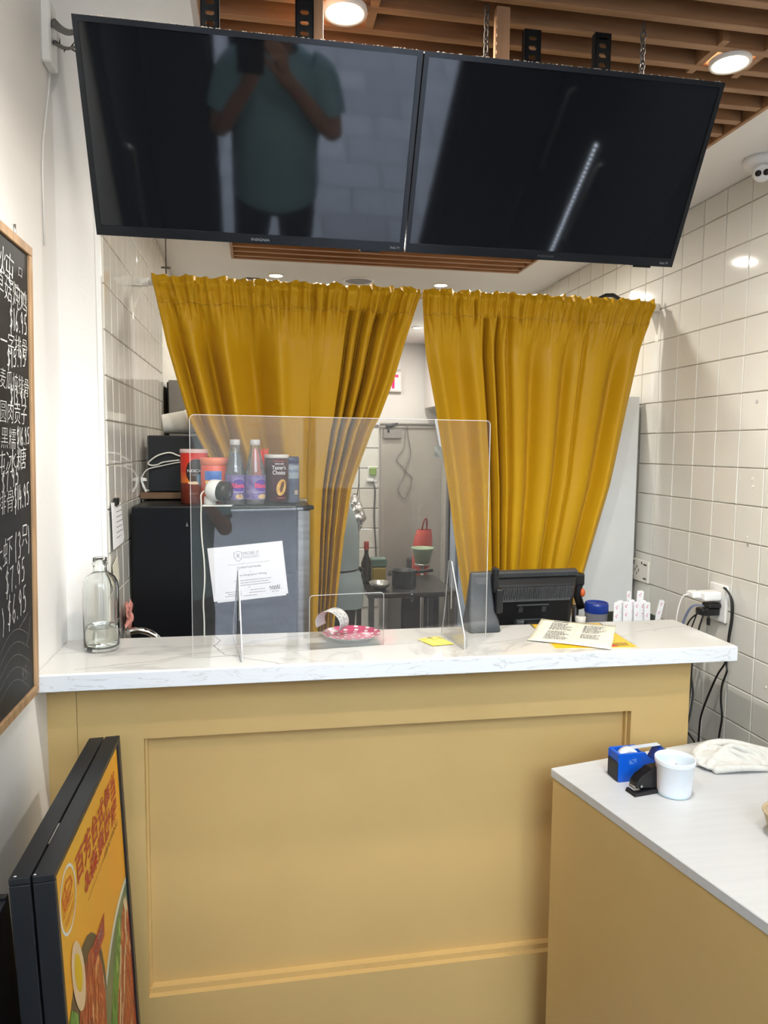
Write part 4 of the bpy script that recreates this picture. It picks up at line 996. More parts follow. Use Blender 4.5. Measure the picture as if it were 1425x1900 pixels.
c = Vector((-.139, 2.489, z0)); r = .0445
t = thing('malt_drink_tub', 'orange-lidded malt drink tub with a blue corner label', 'tub', c)
jar_body(c, [(0, 0), (r - .003, 0), (r, .003), (r, .128), (r - .002, .131)], mat('orange_red_print', (.68, .09, .05), .4), t)
jar_body(c, [(r - .001, .131), (r + .001, .132), (r + .001, .154), (r - .001, .156), (0, .156)], mat('orange_lid', (.80, .20, .10), .4), t, 'lid')
b = MB(); patch(b, c, r + .0005, facing(c) - .75, facing(c) + .55, z0 + .082, z0 + .112); part('blue_label', b, mat('blue_label_ink', (.03, .12, .45), .4, col2=(.25, .45, .70), var=0, scale=14), t)
b = MB(); patch(b, c, r + .0005, facing(c) - .70, facing(c) + .60, z0 + .048, z0 + .080); part('yellow_flash', b, mat('yellow_white_ink', (.85, .55, .10), .4, col2=(.80, .10, .05), var=0, scale=10), t)
jar_text('Ovaltine', c, r + .0012, -.05, .054, .058, .018, mat('navy_ink', (.01, .02, .12), .4, var=0), t, bold=.02)
def ribena(x, y, lab, fill, turn):
    c = Vector((x, y, z0)); t = thing('cordial_bottle', lab, 'bottle', c, 'purple-labelled cordial bottles on the fridge')
    pr = [(0, .001), (.030, .001), (.0335, .006), (.0335, .100), (.031, .115), (.0155, .185), (.0145, .195), (.0145, .200)]
    b = MB(); b.lathe(pr, c, 32); part('bottle_wall', b, clear_mat('clear_pet', (.86, .86, .88), .08), t)
    if fill:
        pf = [(0, .003), (.0315, .004), (.0318, .099), (.0295, .114), (.0165, .172), (0, .172)]
        b = MB(); b.lathe(pf, c, 28); part('cordial', b, mat('dark_cordial', (.05, .05, .075), .15, var=.05), t)
    else:
        b = MB(); b.lathe([(0, .003), (.0315, .004), (.0318, .030), (0, .030)], c, 28); part('cordial', b, mat('thin_cordial', (.12, .10, .13), .15), t)
    b = MB(); b.lathe([(.0162, .198), (.0168, .200), (.0168, .214), (.015, .216), (0, .216)], c, 24); part('cap', b, mat('grey_cap', (.52, .50, .50), .4), t)
    f = facing(c) + turn
    b = MB(); patch(b, c, .0340, f - 1.9, f + 1.9, z0 + .020, z0 + .100, 24); part('label_band', b, mat('purple_label', (.10, .065, .22), .4, col2=(.22, .18, .36), var=0, scale=40), t)
    b = MB(); disc_patch(b, c, .0344, f + .1, z0 + .066, .024, .020); part('purple_roundel', b, mat('violet_ink', (.09, .04, .28), .4), t)
    jar_text('Ribena', c, .0350, turn + .05, .058, .044, .016, mat('pink_red_ink', (.80, .06, .12), .4, var=0), t, bold=.02)
    b = MB(); disc_patch(b, c, .0345, f + .2, z0 + .030, .016, .008); part('tan_badge', b, mat('tan_badge_ink', (.55, .38, .20), .4), t)
    b = MB()
    for k in range(7): patch(b, c, .0346, f - .75 + k * .2, f - .75 + k * .2 + .1, z0 + .043, z0 + .046, 2)
    part('white_stripe_print', b, mat('lilac_ink', (.5, .45, .65), .4), t)
    return c, t
c, t = ribena(-.069, 2.446, 'purple-labelled cordial bottle still full of dark drink', True, .25)
jar_text('16', c, .0352, .65, .026, .018, .014, mat('navy_ink', (.01, .02, .12), .4), t)
ribena(-.0045, 2.445, 'purple-labelled cordial bottle standing nearly empty', False, .55)
c = Vector((.0665, 2.485, z0)); r = .0405
t = thing('instant_coffee_tin', 'dark maroon instant coffee tin with a white rim', 'tin', c)
mar = mat('maroon_print', (.045, .012, .018), .3, col2=(.085, .022, .03), var=0, scale=6)
jar_body(c, [(0, 0), (r - .003, .008), (r, .010), (r, .158)], mar, t)
jar_body(c, [(r + .0003, .156), (r + .001, .158), (r + .001, .166), (r - .001, .168), (0, .167)], mat('pale_rim', (.62, .58, .55), .4), t, 'lid')
jar_text('NESCAFÉ', c, r + .0010, .25, .134, .030, .0062, white_ink, t); jar_text("Taster's", c, r + .0010, .22, .118, .048, .013, white_ink, t); jar_text('Choice', c, r + .0010, .22, .101, .044, .014, white_ink, t)
b = MB(); disc_patch(b, c, r + .0005, facing(c) + .42, z0 + .058, .017, .028, tilt=-.25); part('golden_bean_print', b, mat('gold_print', (.48, .24, .05), .35, col2=(.75, .50, .16), var=0, scale=50), t)
b = MB(); disc_patch(b, c, r + .0009, facing(c) + .45, z0 + .060, .006, .019, tilt=-.3); part('bean_crease_print', b, mat('brown_print', (.10, .04, .02), .4), t)
b = MB(); patch(b, c, r + .0006, facing(c) - .28, facing(c) + .72, z0 + .144, z0 + .147); patch(b, c, r + .0006, facing(c) + .05, facing(c) + .75, z0 + .022, z0 + .025); part('thin_red_line', b, mat('dusty_red', (.35, .08, .07), .4), t)
c = Vector((.113, 2.545, z0)); r = .034
t = thing('malted_milk_jar', 'blue and grey malted milk jar half behind the maroon tin', 'jar', c)
jar_body(c, [(0, 0), (r - .002, 0), (r, .004), (r, .132), (r - .002, .136)], mat('slate_print', (.07, .085, .14), .4, col2=(.12, .14, .20), var=0, scale=20), t)
jar_body(c, [(r - .003, .136), (r - .001, .138), (r - .001, .158), (r - .004, .160), (0, .160)], mat('navy_lid', (.03, .035, .10), .4), t, 'lid')
b = MB(); patch(b, c, r + .0005, facing(c) - .3, facing(c) + 1.2, z0 + .085, z0 + .130, 12); part('grey_label', b, mat('blue_grey_ink', (.30, .35, .40), .45), t)
jar_text('Horlicks', c, r + .0010, .45, .106, .040, .012, mat('navy_ink', (.01, .02, .12), .4), t)
strk = MB(); patch(strk, c, r + .0006, facing(c) + .5, facing(c) + .95, z0 + .030, z0 + .045, 6); part('cream_badge', strk, mat('dull_cream_ink', (.45, .38, .30), .5), t)
t = thing('red_light_reflection', 'crumpled bright red packet top sticking up behind the cordial bottles', 'packet', (.012, 2.545, z0))  # red sheet stands in for a red light reflected in the guard
b = MB(); rnd = random.Random(2)
b.grid(lambda u, v: (-.012 + .052 * u, 2.542 + .010 * math.sin(u * 14) * (1 - v * .3), z0 + .001 + v * (.176 + .012 * abs(math.sin(u * 11)) )), 24, 6); part('foil', b, mat('red_reflection_tint', (.85, .07, .03), .35), t)
# shelf, black box and cups
t = thing('wall_shelf', 'short brown wooden wall shelf behind the fridge top, under the black box', 'shelf', (-.32, 2.79, 1.422))
b = MB(); b.box((XT + .004, 2.66, 1.424), (-.13, 2.92, 1.446), bev=.001); part('board', b, mat('brown_shelf_wood', (.17, .095, .045), .5, var=.2, scale=5, stretch=(2, 14, 14)), t)
b = MB(); b.box((XT + .004, 2.70, 1.380), (XT + .01, 2.72, 1.424)); b.box((XT + .004, 2.86, 1.380), (XT + .01, 2.88, 1.424)); part('bracket', b, steel, t)
t = thing('black_box', 'matte black box appliance on the wooden shelf left of the tins', 'appliance', (-.29, 2.78, 1.447))
b = MB(); b.box((-.378, 2.69, 1.4475), (-.165, 2.90, 1.648), bev=.004, seg=2); part('case', b, mat('matte_black_case', (.006, .0065, .008), .45), t)
b = MB(); b.box((-.381, 2.6895, 1.447), (-.376, 2.694, 1.6465), bev=.001); part('grey_edge', b, grey_plastic, t)
def loop(name, P, r, m_, lab): b = MB(); b.tube(smooth_path(P, 6), r, 8); return single(name, b, m_, lab, 'cable')
loop('cable_loop', [(-.20, 2.676, 1.560), (-.268, 2.680, 1.575), (-.298, 2.68, 1.586), (-.322, 2.68, 1.584), (-.349, 2.68, 1.574), (-.377, 2.68, 1.551), (-.368, 2.68, 1.542), (-.346, 2.68, 1.544), (-.326, 2.68, 1.553), (-.27, 2.68, 1.561)], .0026, cable_white, 'white cable looping across the front of the black box')
loop('cable_loop', [(-.20, 2.676, 1.555), (-.269, 2.678, 1.553), (-.332, 2.676, 1.540), (-.378, 2.674, 1.528), (-.396, 2.672, 1.505), (-.399, 2.672, 1.484), (-.392, 2.672, 1.461), (-.375, 2.675, 1.452)], .0020, cable_white, 'thin white cable hanging down left side of the black box')
t = thing('plug_adapter', 'white plug adapter on the wooden shelf beside the black box', 'adapter', (-.392, 2.68, 1.447))
b = MB(); b.prism([(-.402, 2.665, 1.50), (-.385, 2.665, 1.497), (-.380, 2.665, 1.488), (-.402, 2.665, 1.486)], (0, .014, 0)); b.prism([(-.403, 2.668, 1.487), (-.396, 2.668, 1.487), (-.381, 2.668, 1.448), (-.388, 2.668, 1.448)], (0, .008, 0)); part('body', b, white_pl, t)
# nested cups lying on the box
ca = Vector((1, .12, .10)).normalized(); rot = ca.to_track_quat('Z', 'Y').to_matrix().to_4x4()
cupm = mat('foam_white', (.78, .77, .72), .5, var=.02)
for k in range(4):
    M = Matrix.Translation(Vector((-.338 + k * .0085, 2.775, 1.690 + k * .0010))) @ rot
    b = MB(); b.lathe([(0, 0), (.033, 0), (.0345, .002), (.0435, .082), (.0455, .084), (.0455, .089), (.0435, .0895), (.042, .083), (.033, .006), (0, .005)], (0, 0, 0), 32, M)
    ord_ = ('outermost', 'second', 'third', 'innermost')[k]
    single('foam_cup', b, cupm, ord_ + ' white foam cup of the nested stack lying on the black box', 'cup', 'nested foam cups on the black box')
b = MB(); b.box((-.386, 3.40, -.1), (-.05, 3.44, 1.905), bev=.003)
t = thing('grey_cabinet', 'tall grey cabinet behind the left curtain with a dark side gap', 'cabinet', (-.2, 3.6, 0))
part('door', b, mat('grey_cabinet_paint', (.26, .255, .25), .4), t)
b = MB(); b.box((-.398, 3.445, -.1), (-.04, 3.85, 1.90), bev=.003); part('body', b, black_m, t)

# ------------------------------------------------------------------ kitchen seen through the curtain gap
t = thing('exit_sign', 'white exit sign with red letters high on the kitchen back wall', 'exit sign', (1.0, YK - .03, 2.06))
b = MB(); b.box((.83, YK - .045, 2.066), (1.168, YK - .001, 2.232), bev=.004); part('housing', b, mat('sign_white', (.78, .72, .70), .4), t)
b = MB(); b.box((.845, YK - .047, 2.080), (1.153, YK - .0455, 2.220)); part('face', b, mat('sign_face', (.8, .75, .74), .5, emit=(1, .80, .78), estr=.10), t)
mesh_part('lettering', text_mesh('EXIT', (.862, YK - .0485, 2.092), (1, 0, 0), (0, 0, 1), .275, .112, bold=.03), mat('exit_red', (.8, .01, .05), .4, var=0, emit=(1, .02, .08), estr=1.3), t)
b = MB(); b.box((1.03, YK - .012, 2.245), (1.165, YK - .002, 2.36), bev=.002); single('small_notice', b, paper_m, 'small white notice on the kitchen wall above the exit sign', 'notice')
t = thing('steel_panel', 'large brushed steel panel on the kitchen back wall', 'panel', (1.26, YK - .02, .2))
b = MB(); b.box((1.0, YK - .03, .15), (XW + .002, YK - .008, 1.80), bev=.002); part('sheet', b, mat('steel_sheet', (.62, .60, .56), .42, .75, var=.05, scale=3), t)
b = MB(); b.box((.995, YK - .050, 1.775), (1.508, YK - .006, 1.782)); b.box((.995, YK - .050, 1.803), (1.508, YK - .006, 1.815)); part('top_trim', b, steel, t)
t = thing('wall_fixture', 'grey wall fixture with a sprayer clipped over the steel panel', 'fixture', (1.09, YK - .06, 1.69))
b = MB(); b.box((1.015, YK - .075, 1.690), (1.165, YK - .031, 1.765), bev=.003); part('box', b, mat('fixture_grey', (.36, .35, .33), .4, .5), t)
b = MB(); b.tube([(1.03, YK - .08, 1.785), (1.075, YK - .085, 1.790), (1.13, YK - .09, 1.808)], [.012, .016, .010], 10); b.tube([(1.05, YK - .08, 1.78), (1.055, YK - .08, 1.74)], .008, 8); part('sprayer', b, grey_plastic, t)
b = MB(); b.tube(smooth_path([(1.20, YK - .050, 1.79), (1.19, YK - .050, 1.62), (1.13, YK - .050, 1.52), (1.20, YK - .050, 1.42), (1.145, YK - .050, 1.28), (1.20, YK - .050, 1.20), (1.26, YK - .050, 1.36), (1.205, YK - .050, 1.43), (1.245, YK - .050, 1.56), (1.225, YK - .050, 1.70), (1.215, YK - .050, 1.79)]), .0035, 6)
single('wire_loop', b, mat('grey_wire_coat', (.22, .21, .20), .5), 'thin grey wire hanging in loops down the steel panel', 'wire')
t = thing('kitchen_outlet', 'white kitchen outlet with a green plug and a grey cord', 'outlet', (.93, YK - .03, 1.38))
b = MB(); b.box((.895, YK - .02, 1.33), (.975, YK - .007, 1.46), bev=.004); part('plate', b, white_pl, t)
b = MB(); b.box((.905, YK - .055, 1.385), (.965, YK - .021, 1.455), bev=.012, seg=2); part('green_plug', b, mat('green_plastic', (.22, .34, .05), .4), t)
b = MB(); b.box((.885, YK - .05, 1.335), (.945, YK - .021, 1.362), bev=.006, M=None); part('white_adapter', b, white_pl, t)
b = MB(); b.tube(smooth_path([(.930, YK - .03, 1.345), (.955, YK - .03, 1.27), (.950, YK - .03, 1.05), (.965, YK - .03, .80), (.975, YK - .03, .5)]), .006, 8); part('cord', b, mat('grey_cord', (.12, .12, .13), .5), t)
t = thing('wall_cupboard', 'white kitchen wall cupboard with a dark bar handle', 'cupboard', (1.43, 5.3, 1.92))
b = MB(); b.box((1.375, 4.9, 1.93), (1.505, 5.85, 2.42), bev=.002); part('carcass', b, white_pl, t)
for k in (0, 1):
    b = MB(); b.box((1.355, 4.905 + k * .475, 1.935), (1.374, 5.37 + k * .475, 2.415), bev=.002); d = part('door', b, ceil_m, t)
    hb = MB(); y0 = 5.33 if k == 0 else 5.42
    hb.tube([(1.354, y0, 1.98), (1.338, y0, 1.98), (1.338, y0, 2.08), (1.354, y0, 2.08)], .005, 8); part('handle', hb, black_m, d)
t = thing('prep_table', 'dark prep table crowded with bottles behind the kitchen worker', 'table', (.9, 4.45, 0))
b = MB(); b.box((.64, 4.17, .725), (1.18, 4.75, .755), bev=.003); part('top', b, mat('dark_steel_top', (.05, .05, .05), .3, .6), t)
b = MB(); b.box((.66, 4.2, .25), (1.16, 4.72, .27)); part('shelf', b, mat('dark_steel_top', (.05, .05, .05), .3, .6), t)
for x in (.665, 1.155):
    for y in (4.195, 4.725): b = MB(); b.box((x - .016, y - .016, -.1), (x + .016, y + .016, .725)); part('leg', b, grey_plastic, t)
c = Vector((.680, 4.50, .755))
t = thing('sauce_bottle', 'dark sauce bottle with red cap on the prep table', 'bottle', c)
b = MB(); b.lathe([(0, 0), (.032, 0), (.034, .01), (.034, .13), (.014, .185), (.013, .215)], c, 20); part('body', b, mat('soy_brown', (.02, .014, .01), .2), t)
b = MB(); b.lathe([(.0165, .215), (.0165, .265), (.014, .268), (0, .268)], c, 16); part('red_cap', b, mat('dull_red_cap', (.34, .04, .03), .5), t)
c = Vector((.765, 4.55, .755))
t = thing('storage_tub', 'yellow-filled tub with a teal green lid on the prep table', 'tub', c)
b = MB(); b.box((c.x - .045, c.y - .045, c.z), (c.x + .045, c.y + .045, c.z + .10), bev=.01, seg=2); part('body', b, mat('amber_tub', (.36, .26, .05), .3), t)
b = MB(); b.box((c.x - .048, c.y - .048, c.z + .1005), (c.x + .048, c.y + .048, c.z + .155), bev=.008, seg=2); part('lid', b, mat('teal_lid', (.12, .20, .17), .4), t)
c = Vector((.735, 4.30, .755))
t = thing('metal_bowl', 'shallow steel bowl at the front of the prep table', 'bowl', c)
b = MB(); b.lathe([(0, .002), (.03, .002), (.055, .022), (.066, .045), (.068, .046), (.057, .022), (.03, 0), (0, 0)], c, 28); part('body', b, steel, t)
c = Vector((.90, 4.38, .755))
t = thing('cooking_pot', 'dark cooking pot standing on the prep table', 'pot', c)
b = MB(); b.lathe([(0, 0), (.07, 0), (.075, .006), (.075, .10), (.078, .102), (.073, .10), (.072, .008), (0, .006)], c, 28); part('body', b, grey_plastic, t)
b = MB(); b.tube([(c.x + .074, c.y, c.z + .085), (c.x + .18, c.y - .02, c.z + .10)], .009, 8); part('handle', b, black_m, t)
# crumpled foil on a hook
t = thing('foil_bundle', 'crumpled silvery foil hanging by the worker, against the white tiles', 'foil', (.60, 4.35, 1.09))
b = MB(); rnd = random.Random(12)
def foil(u, v):
    a = u * 2 * math.pi; r = (.012 + .034 * math.sin(math.pi * min(1, v * 1.05)) ** .8) * (1 + .35 * noise.noise(Vector((math.cos(a) * 2, math.sin(a) * 2, v * 7))))
    return (.595 + .01 * math.sin(v * 5) + r * math.cos(a), 4.36 + r * math.sin(a), 1.10 + .235 * v)
b.grid(foil, 26, 26, smooth=False); part('crumpled_sheet', b, mat('foil_metal', (.75, .75, .77), .18, 1.0, var=.05, bump=.9, bscale=70), t)
b = MB(); b.tube([(.60, 4.36, 1.32), (.61, 4.36, 1.40), (.62, 4.40, 2.46)], .003, 6); part('hanging_wire', b, zinc, t)
# glass-door cooler on the right of the kitchen
t = thing('glass_door_cooler', 'tall pale blue door cooler edge visible beside the right curtain', 'cooler', (1.36, 4.5, -.1))
b = MB(); b.box((1.208, 4.4985, -.1), (1.505, 4.56, 1.80), bev=.004); part('body', b, mat('cooler_grey', (.12, .12, .13), .4), t)
b = MB(); b.box((1.218, 4.455, -.05), (1.250, 4.498, 1.47), bev=.006, seg=2); part('door_frame', b, mat('pale_blue_frame', (.46, .55, .68), .35), t)
b = MB(); b.box((1.2505, 4.47, -.05), (1.272, 4.495, 1.79), bev=.003); part('dark_channel', b, mat('slate_channel', (.16, .19, .25), .4), t)
b = MB(); b.box((1.2725, 4.46, -.05), (1.50, 4.497, 1.79), bev=.004); part('door', b, mat('pale_blue_door', (.50, .62, .80), .3), t)
b = MB(); b.box((1.208, 4.485, -.05), (1.2175, 4.497, 1.79)); part('black_seal', b, cable_black, t)
b = MB(); b.box((1.185, 4.448, 1.45), (1.2165, 4.4535, 1.53)); single('yellow_tag', b, mat('yellow_tag_card', (.55, .48, .06), .5), 'narrow yellow tag hanging on the front of the pale blue cooler', 'tag') if False else part('yellow_tag', b, mat('yellow_tag_card', (.55, .48, .06), .5), t)
t = thing('hanging_sheet', 'white paper sheet taped at a tilt on the cooler edge', 'paper', (1.19, 4.45, 1.62))
b = MB(); b.prism([(1.095, 4.44, 1.79), (1.12, 4.44, 1.80), (1.170, 4.44, 1.62), (1.130, 4.44, 1.62)], (0, .003, 0)); part('sheet', b, mat('cool_white_paper', (.74, .80, .92), .6), t)
b = MB(); b.grid(lambda u, v: (1.10 + .09 * u, 4.445 + .012 * math.sin(u * 11 + v * 7), 1.545 + .075 * v + .01 * math.sin(u * 7)), 10, 8); part('plastic_sleeve', b, mat('film_grey', (.40, .45, .46), .15), t)
t = thing('red_shopping_bag', 'red plastic bag hanging in the kitchen beside the cooler', 'bag', (1.19, 4.95, .66))
def bag(u, v):
    a = u * 2 * math.pi; r = .026 + .046 * math.sin(math.pi * min(1, (1 - v) * .80 + .16)) ** .7 * (1 + .25 * noise.noise(Vector((math.cos(a) * 1.6, math.sin(a) * 1.6, v * 3))))
    return (1.175 + .03 * v + r * math.cos(a), 5.15 + r * .7 * math.sin(a), .62 + .40 * v)
b = MB(); b.grid(bag, 24, 18); part('plastic', b, mat('translucent_red', (.62, .10, .08), .35, var=.1), t)
b = MB(); b.tube(smooth_path([(1.185, 5.15, 1.01), (1.205, 5.15, 1.09), (1.225, 5.16, 1.09), (1.225, 5.15, 1.01)]), .006, 6); part('handle', b, mat('dark_red_loop', (.25, .02, .02), .5), t)
t = thing('green_basin', 'pale green basin on a stand beside the red bag', 'basin', (1.155, 4.98, .80))
b = MB(); b.lathe([(0, .0), (.05, .0), (.075, .10), (.082, .105), (.082, .112), (.072, .104), (.048, .006), (0, .006)], (1.155, 4.98, .80), 28); part('body', b, mat('pale_green_plastic', (.40, .52, .36), .4), t)
t = thing('utility_stand', 'thin steel stand carrying the pale green basin', 'stand', (1.155, 4.98, -.1))
b = MB(); b.lathe([(0, 0), (.10, 0), (.10, .012), (0, .012)], (1.155, 4.98, -.1), 24); part('foot', b, steel, t)
b = MB(); b.tube([(1.155, 4.98, -.09), (1.155, 4.98, .785)], .012, 10); part('pole', b, steel, t)
b = MB(); b.lathe([(0, .785), (.055, .785), (.055, .799), (0, .799)], (1.155, 4.98, 0), 24); part('tray', b, steel, t)
t = thing('dark_stove', 'dark low stove unit at the foot of the steel panel', 'stove', (1.22, 5.4, 0))
b = MB(); b.box((1.05, 4.95 + .25, -.1), (1.34, 5.75, .62), bev=.005); part('body', b, mat('stove_black', (.03, .03, .033), .35, .4), t)
for k in range(2):
    b = MB(); b.lathe([(.05, .62), (.055, .635), (.07, .64), (.07, .648), (.05, .648)], (1.195, 5.32 + .28 * k, 0), 20); part('burner', b, black_m, t)
    b = MB(); b.lathe([(.016, 0), (.014, .02), (0, .02)], (0, 0, 0), 14, Matrix.Translation((1.13 + k * .12, 5.20, .55)) @ Matrix.Rotation(R(90), 4, 'X')); part('knob', b, steel, t)
c = Vector((1.195, 5.32, .648))
t = thing('stock_pot', 'grey stock pot standing on the dark stove', 'pot', c)
b = MB(); b.lathe([(0, 0), (.08, 0), (.085, .006), (.085, .13), (.088, .132), (.082, .13), (.08, .01), (0, .008)], c, 28); part('body', b, mat('old_steel_pot', (.16, .16, .17), .35, .7), t)
# upright white freezer behind the right curtain
t = thing('white_freezer', 'tall white freezer behind the right curtain next to the tiled wall', 'freezer', (1.3, 2.9, 0))
b = MB(); b.box((1.10, 2.70, -.1), (1.486, 3.0, 1.822), bev=.004); part('body', b, mat('freezer_white', (.66, .67, .66), .35, var=.02), t)
b = MB(); b.box((1.10, 2.668, .06), (1.487, 2.697, 1.822), bev=.004, seg=2); part('door', b, mat('freezer_white', (.66, .67, .66), .35, var=.02), t)
b = MB(); b.box((1.102, 2.6975, .06), (1.484, 2.6995, 1.80)); part('gasket', b, cable_black, t)

# ------------------------------------------------------------------ right tiled wall: plates, plugs and cables
t = thing('blank_wall_plate', 'white slotted mounting plate on the right tiled wall by the freezer', 'wall plate', (XW, 2.64, 1.09))
b = MB(); b.box((XW - .012, 2.580, 1.092), (XW - .002, 2.705, 1.178), bev=.002); part('plate', b, ivory_pl, t)
b = MB()
for y, z, sy, sz in ((2.600, 1.163, .010, .003), (2.600, 1.108, .010, .003), (2.685, 1.160, .002, .006), (2.625, 1.167, .002, .005), (2.69, 1.105, .0025, .0025), (2.66, 1.148, .0012, .005), (2.66, 1.122, .0012, .005), (2.673, 1.135, .0012, .006), (2.647, 1.135, .0012, .006), (2.685, 1.168, .004, .002)):
    b.box((XW - .0135, y - sy, z - sz), (XW - .0118, y + sy, z + sz))
part('slots', b, black_m, t)
for hy, hz, hr in ((2.011, 1.762, 0.0035), (2.014, 1.526, 0.0028), (2.01, 1.503, 0.0028), (2.018, 1.319, 0.0035), (2.025, 1.344, 0.0024), (1.904, 0.902, 0.0026)):
    b = MB(); b.lathe([(hr * 1.7, 0), (hr * 1.6, .0015), (hr, .0016), (hr * .8, .0003), (0, .0003)], (0, 0, 0), 14, Matrix.Translation((XW - .002, hy, hz)) @ Matrix.Rotation(R(-90), 4, 'Y')); part('wall_plug', b, ivory_pl if hr < .003 else mat('grey_wall_plug', (.45, .43, .39), .6), wr)
t = thing('wall_outlet', 'white wall outlet loaded with plugs on the right tiled wall', 'outlet', (XW, 2.14, 1.05))
b = MB(); b.box((XW - .014, 2.095, 1.050), (XW - .002, 2.185, 1.175), bev=.005, seg=3); part('plate', b, white_pl, t)
b = MB(); b.box((XW - .078, 2.112, 1.122), (XW - .0145, 2.162, 1.152), bev=.007, seg=2); b.box((XW - .105, 2.135, 1.127), (XW - .070, 2.175, 1.150), bev=.006, seg=2); part('white_charger', b, white_pl, t)
b = MB(); b.box((XW - .080, 2.118, 1.072), (XW - .0145, 2.160, 1.096), bev=.006, seg=2); b.box((XW - .06, 2.112, 1.098), (XW - .0145, 2.155, 1.114), bev=.005, seg=2); part('black_plug', b, black_m, t)
b = MB(); b.box((XW - .05, 2.13, 1.038), (XW - .040, 2.14, 1.062), bev=.002); b.tube([(XW - .045, 2.135, 1.062), (XW - .045, 2.13, 1.075)], .002, 6); part('dangling_connector', b, black_m, t)
def cable(P, r, lab, m_=cable_black, grp='cables hanging from the wall outlet'):
    b = MB(); b.tube(smooth_path(P, 6), r, 8); return single('cable', b, m_, lab, 'cable', grp)
XC = XW - .05
cable([(1.44, 2.10, 1.100), (1.432, 2.108, 1.09), (1.425, 2.125, 1.03), (1.415, 2.13, .95), (1.30, 1.965, .93), (1.285, 1.93, .88), (1.262, 1.915, .80), (1.25, 1.94, .70), (1.25, 2.0, .2)], .0028, 'black cable running from the outlet under the counter end to the panel edge')
cable([(1.445, 2.12, 1.085), (1.425, 2.14, 1.075), (1.412, 2.165, 1.04), (1.40, 2.17, .98), (1.31, 2.02, .95), (1.275, 1.93, .93), (1.262, 1.915, .86), (1.27, 1.94, .78), (1.34, 1.99, .70), (1.36, 2.0, .60), (1.36, 2.0, .3), (1.36, 2.0, -.05)], .0026, 'black cable crossing behind the counter end and dropping beside the panel')
cable([(1.49, 2.092, 1.170), (1.494, 2.059, 1.134), (1.494, 2.055, 1.073), (1.49, 2.060, 1.009), (1.488, 2.064, .929), (1.486, 2.058, .904), (1.486, 2.078, .853), (1.486, 2.080, .799), (1.486, 2.070, .748), (1.484, 2.078, .672), (1.483, 2.078, .55), (1.482, 2.08, .25), (1.48, 2.08, -.05)], .0032, 'black cable over the outlet edge hanging nearest the viewer')
cable([(1.482, 2.09, 1.172), (1.49, 2.066, 1.15), (1.488, 2.052, 1.092), (1.484, 2.055, 1.021), (1.482, 2.060, .94), (1.472, 2.083, .888), (1.465, 2.107, .826), (1.46, 2.138, .741), (1.46, 2.148, .682), (1.46, 2.15, .55), (1.46, 2.15, .25), (1.46, 2.15, -.05)], .0032, 'black cable curving left down the tiles behind the side table')
cable([(1.435, 2.15, 1.085), (1.43, 2.155, 1.06), (1.42, 2.16, 1.02), (1.41, 2.17, .96), (1.40, 2.18, .9), (1.40, 2.19, .7), (1.40, 2.2, .4), (1.40, 2.2, -.05)], .0024, 'thin black cable dropping straight from the black plugs')
cable([(1.405, 2.16, 1.138), (1.392, 2.17, 1.130), (1.386, 2.18, 1.10), (1.384, 2.19, 1.05), (1.384, 2.2, .96), (1.384, 2.25, .5)], .0024, 'white cable falling from the white charger', cable_white)
b = MB(); P = smooth_path([(1.44, 2.13, 1.105), (1.415, 2.15, 1.10), (1.40, 2.165, 1.06), (1.392, 2.175, 1.0), (1.39, 2.2, .9)], 6)
for q in (-.004, 0, .004): b.tube([(p[0], p[1] + q, p[2]) for p in P], .0022, 6)
single('ribbon_cable', b, mat('dusty_blue_rubber', (.13, .15, .22), .5), 'flat blue-grey cable bundle bending down from the outlet', 'cable', 'cables hanging from the wall outlet')

# ------------------------------------------------------------------ things on the side table
def tmat(x, y, rot): return Matrix.Translation((x, y, TZ)) @ Matrix.Rotation(rot, 4, 'Z')
M = tmat(.900, 1.650, R(2))
blue = mat('royal_blue_plastic', (.006, .10, .58), .28, var=.03)
t = thing('tape_dispenser', 'blue tape dispenser with a black end and a roll of clear tape', 'tape dispenser', (.96, 1.68, TZ))
b = MB()
for y0 in (0, .046):
    b.prism([(.0, y0, .004), (.006, y0, 0), (.125, y0, 0), (.130, y0, .004), (.130, y0, .030), (.108, y0, .045), (.085, y0, .060), (.075, y0, .073), (.004, y0, .073), (0, y0, .069)], (0, .006, 0), M=M)
part('side_plate', b, blue, t)
b = MB(); b.box((.001, .006, 0), (.129, .046, .018), bev=.001, M=M); b.box((0.001, .006, .050), (.010, .046, .072), bev=.001, M=M); b.box((.068, .006, .018), (.074, .046, .05), M=M); part('base', b, blue, t)
b = MB(); b.box((-.0015, .0015, .002), (.009, .0505, .050), bev=.001, M=M); part('black_end', b, mat('matte_black_rubber', (.013, .014, .017), .55), t)
b = MB(); b.lathe([(.012, -.009), (.029, -.009), (.029, .009), (.012, .009), (.012, -.009)], (0, 0, 0), 36, M @ Matrix.Translation((.040, .026, .050)) @ Matrix.Rotation(R(90), 4, 'X')); part('tape_roll', b, mat('milky_tape', (.72, .74, .76), .3), t)
b = MB(); b.prism([(.095, .012, .03), (.13, .012, .02), (.142, .012, .070), (.130, .012, .078), (.118, .012, .070)], (0, .028, 0), M=M, bev=.001); part('cutter_arm', b, mat('deep_blue_plastic', (.008, .04, .24), .3), t)
b = MB(); b.box((.134, .012, .0705), (.1415, .040, .0745), M=M); part('blade', b, steel, t)
b = MB(); b.prism([(.050, .017, .077), (.128, .017, .081), (.128, .017, .0816), (.050, .017, .0778)], (0, .018, 0), M=M); part('tape_strip', b, mat('tape_film', (.50, .55, .62), .12), t)
b = MB(); b.poly([(.030, -.0003, .045), (.050, -.0003, .047), (.050, -.0003, .060), (.030, -.0003, .058)], M=M); part('faint_emblem', b, mat('pale_blue_ink', (.10, .22, .62), .3), t)
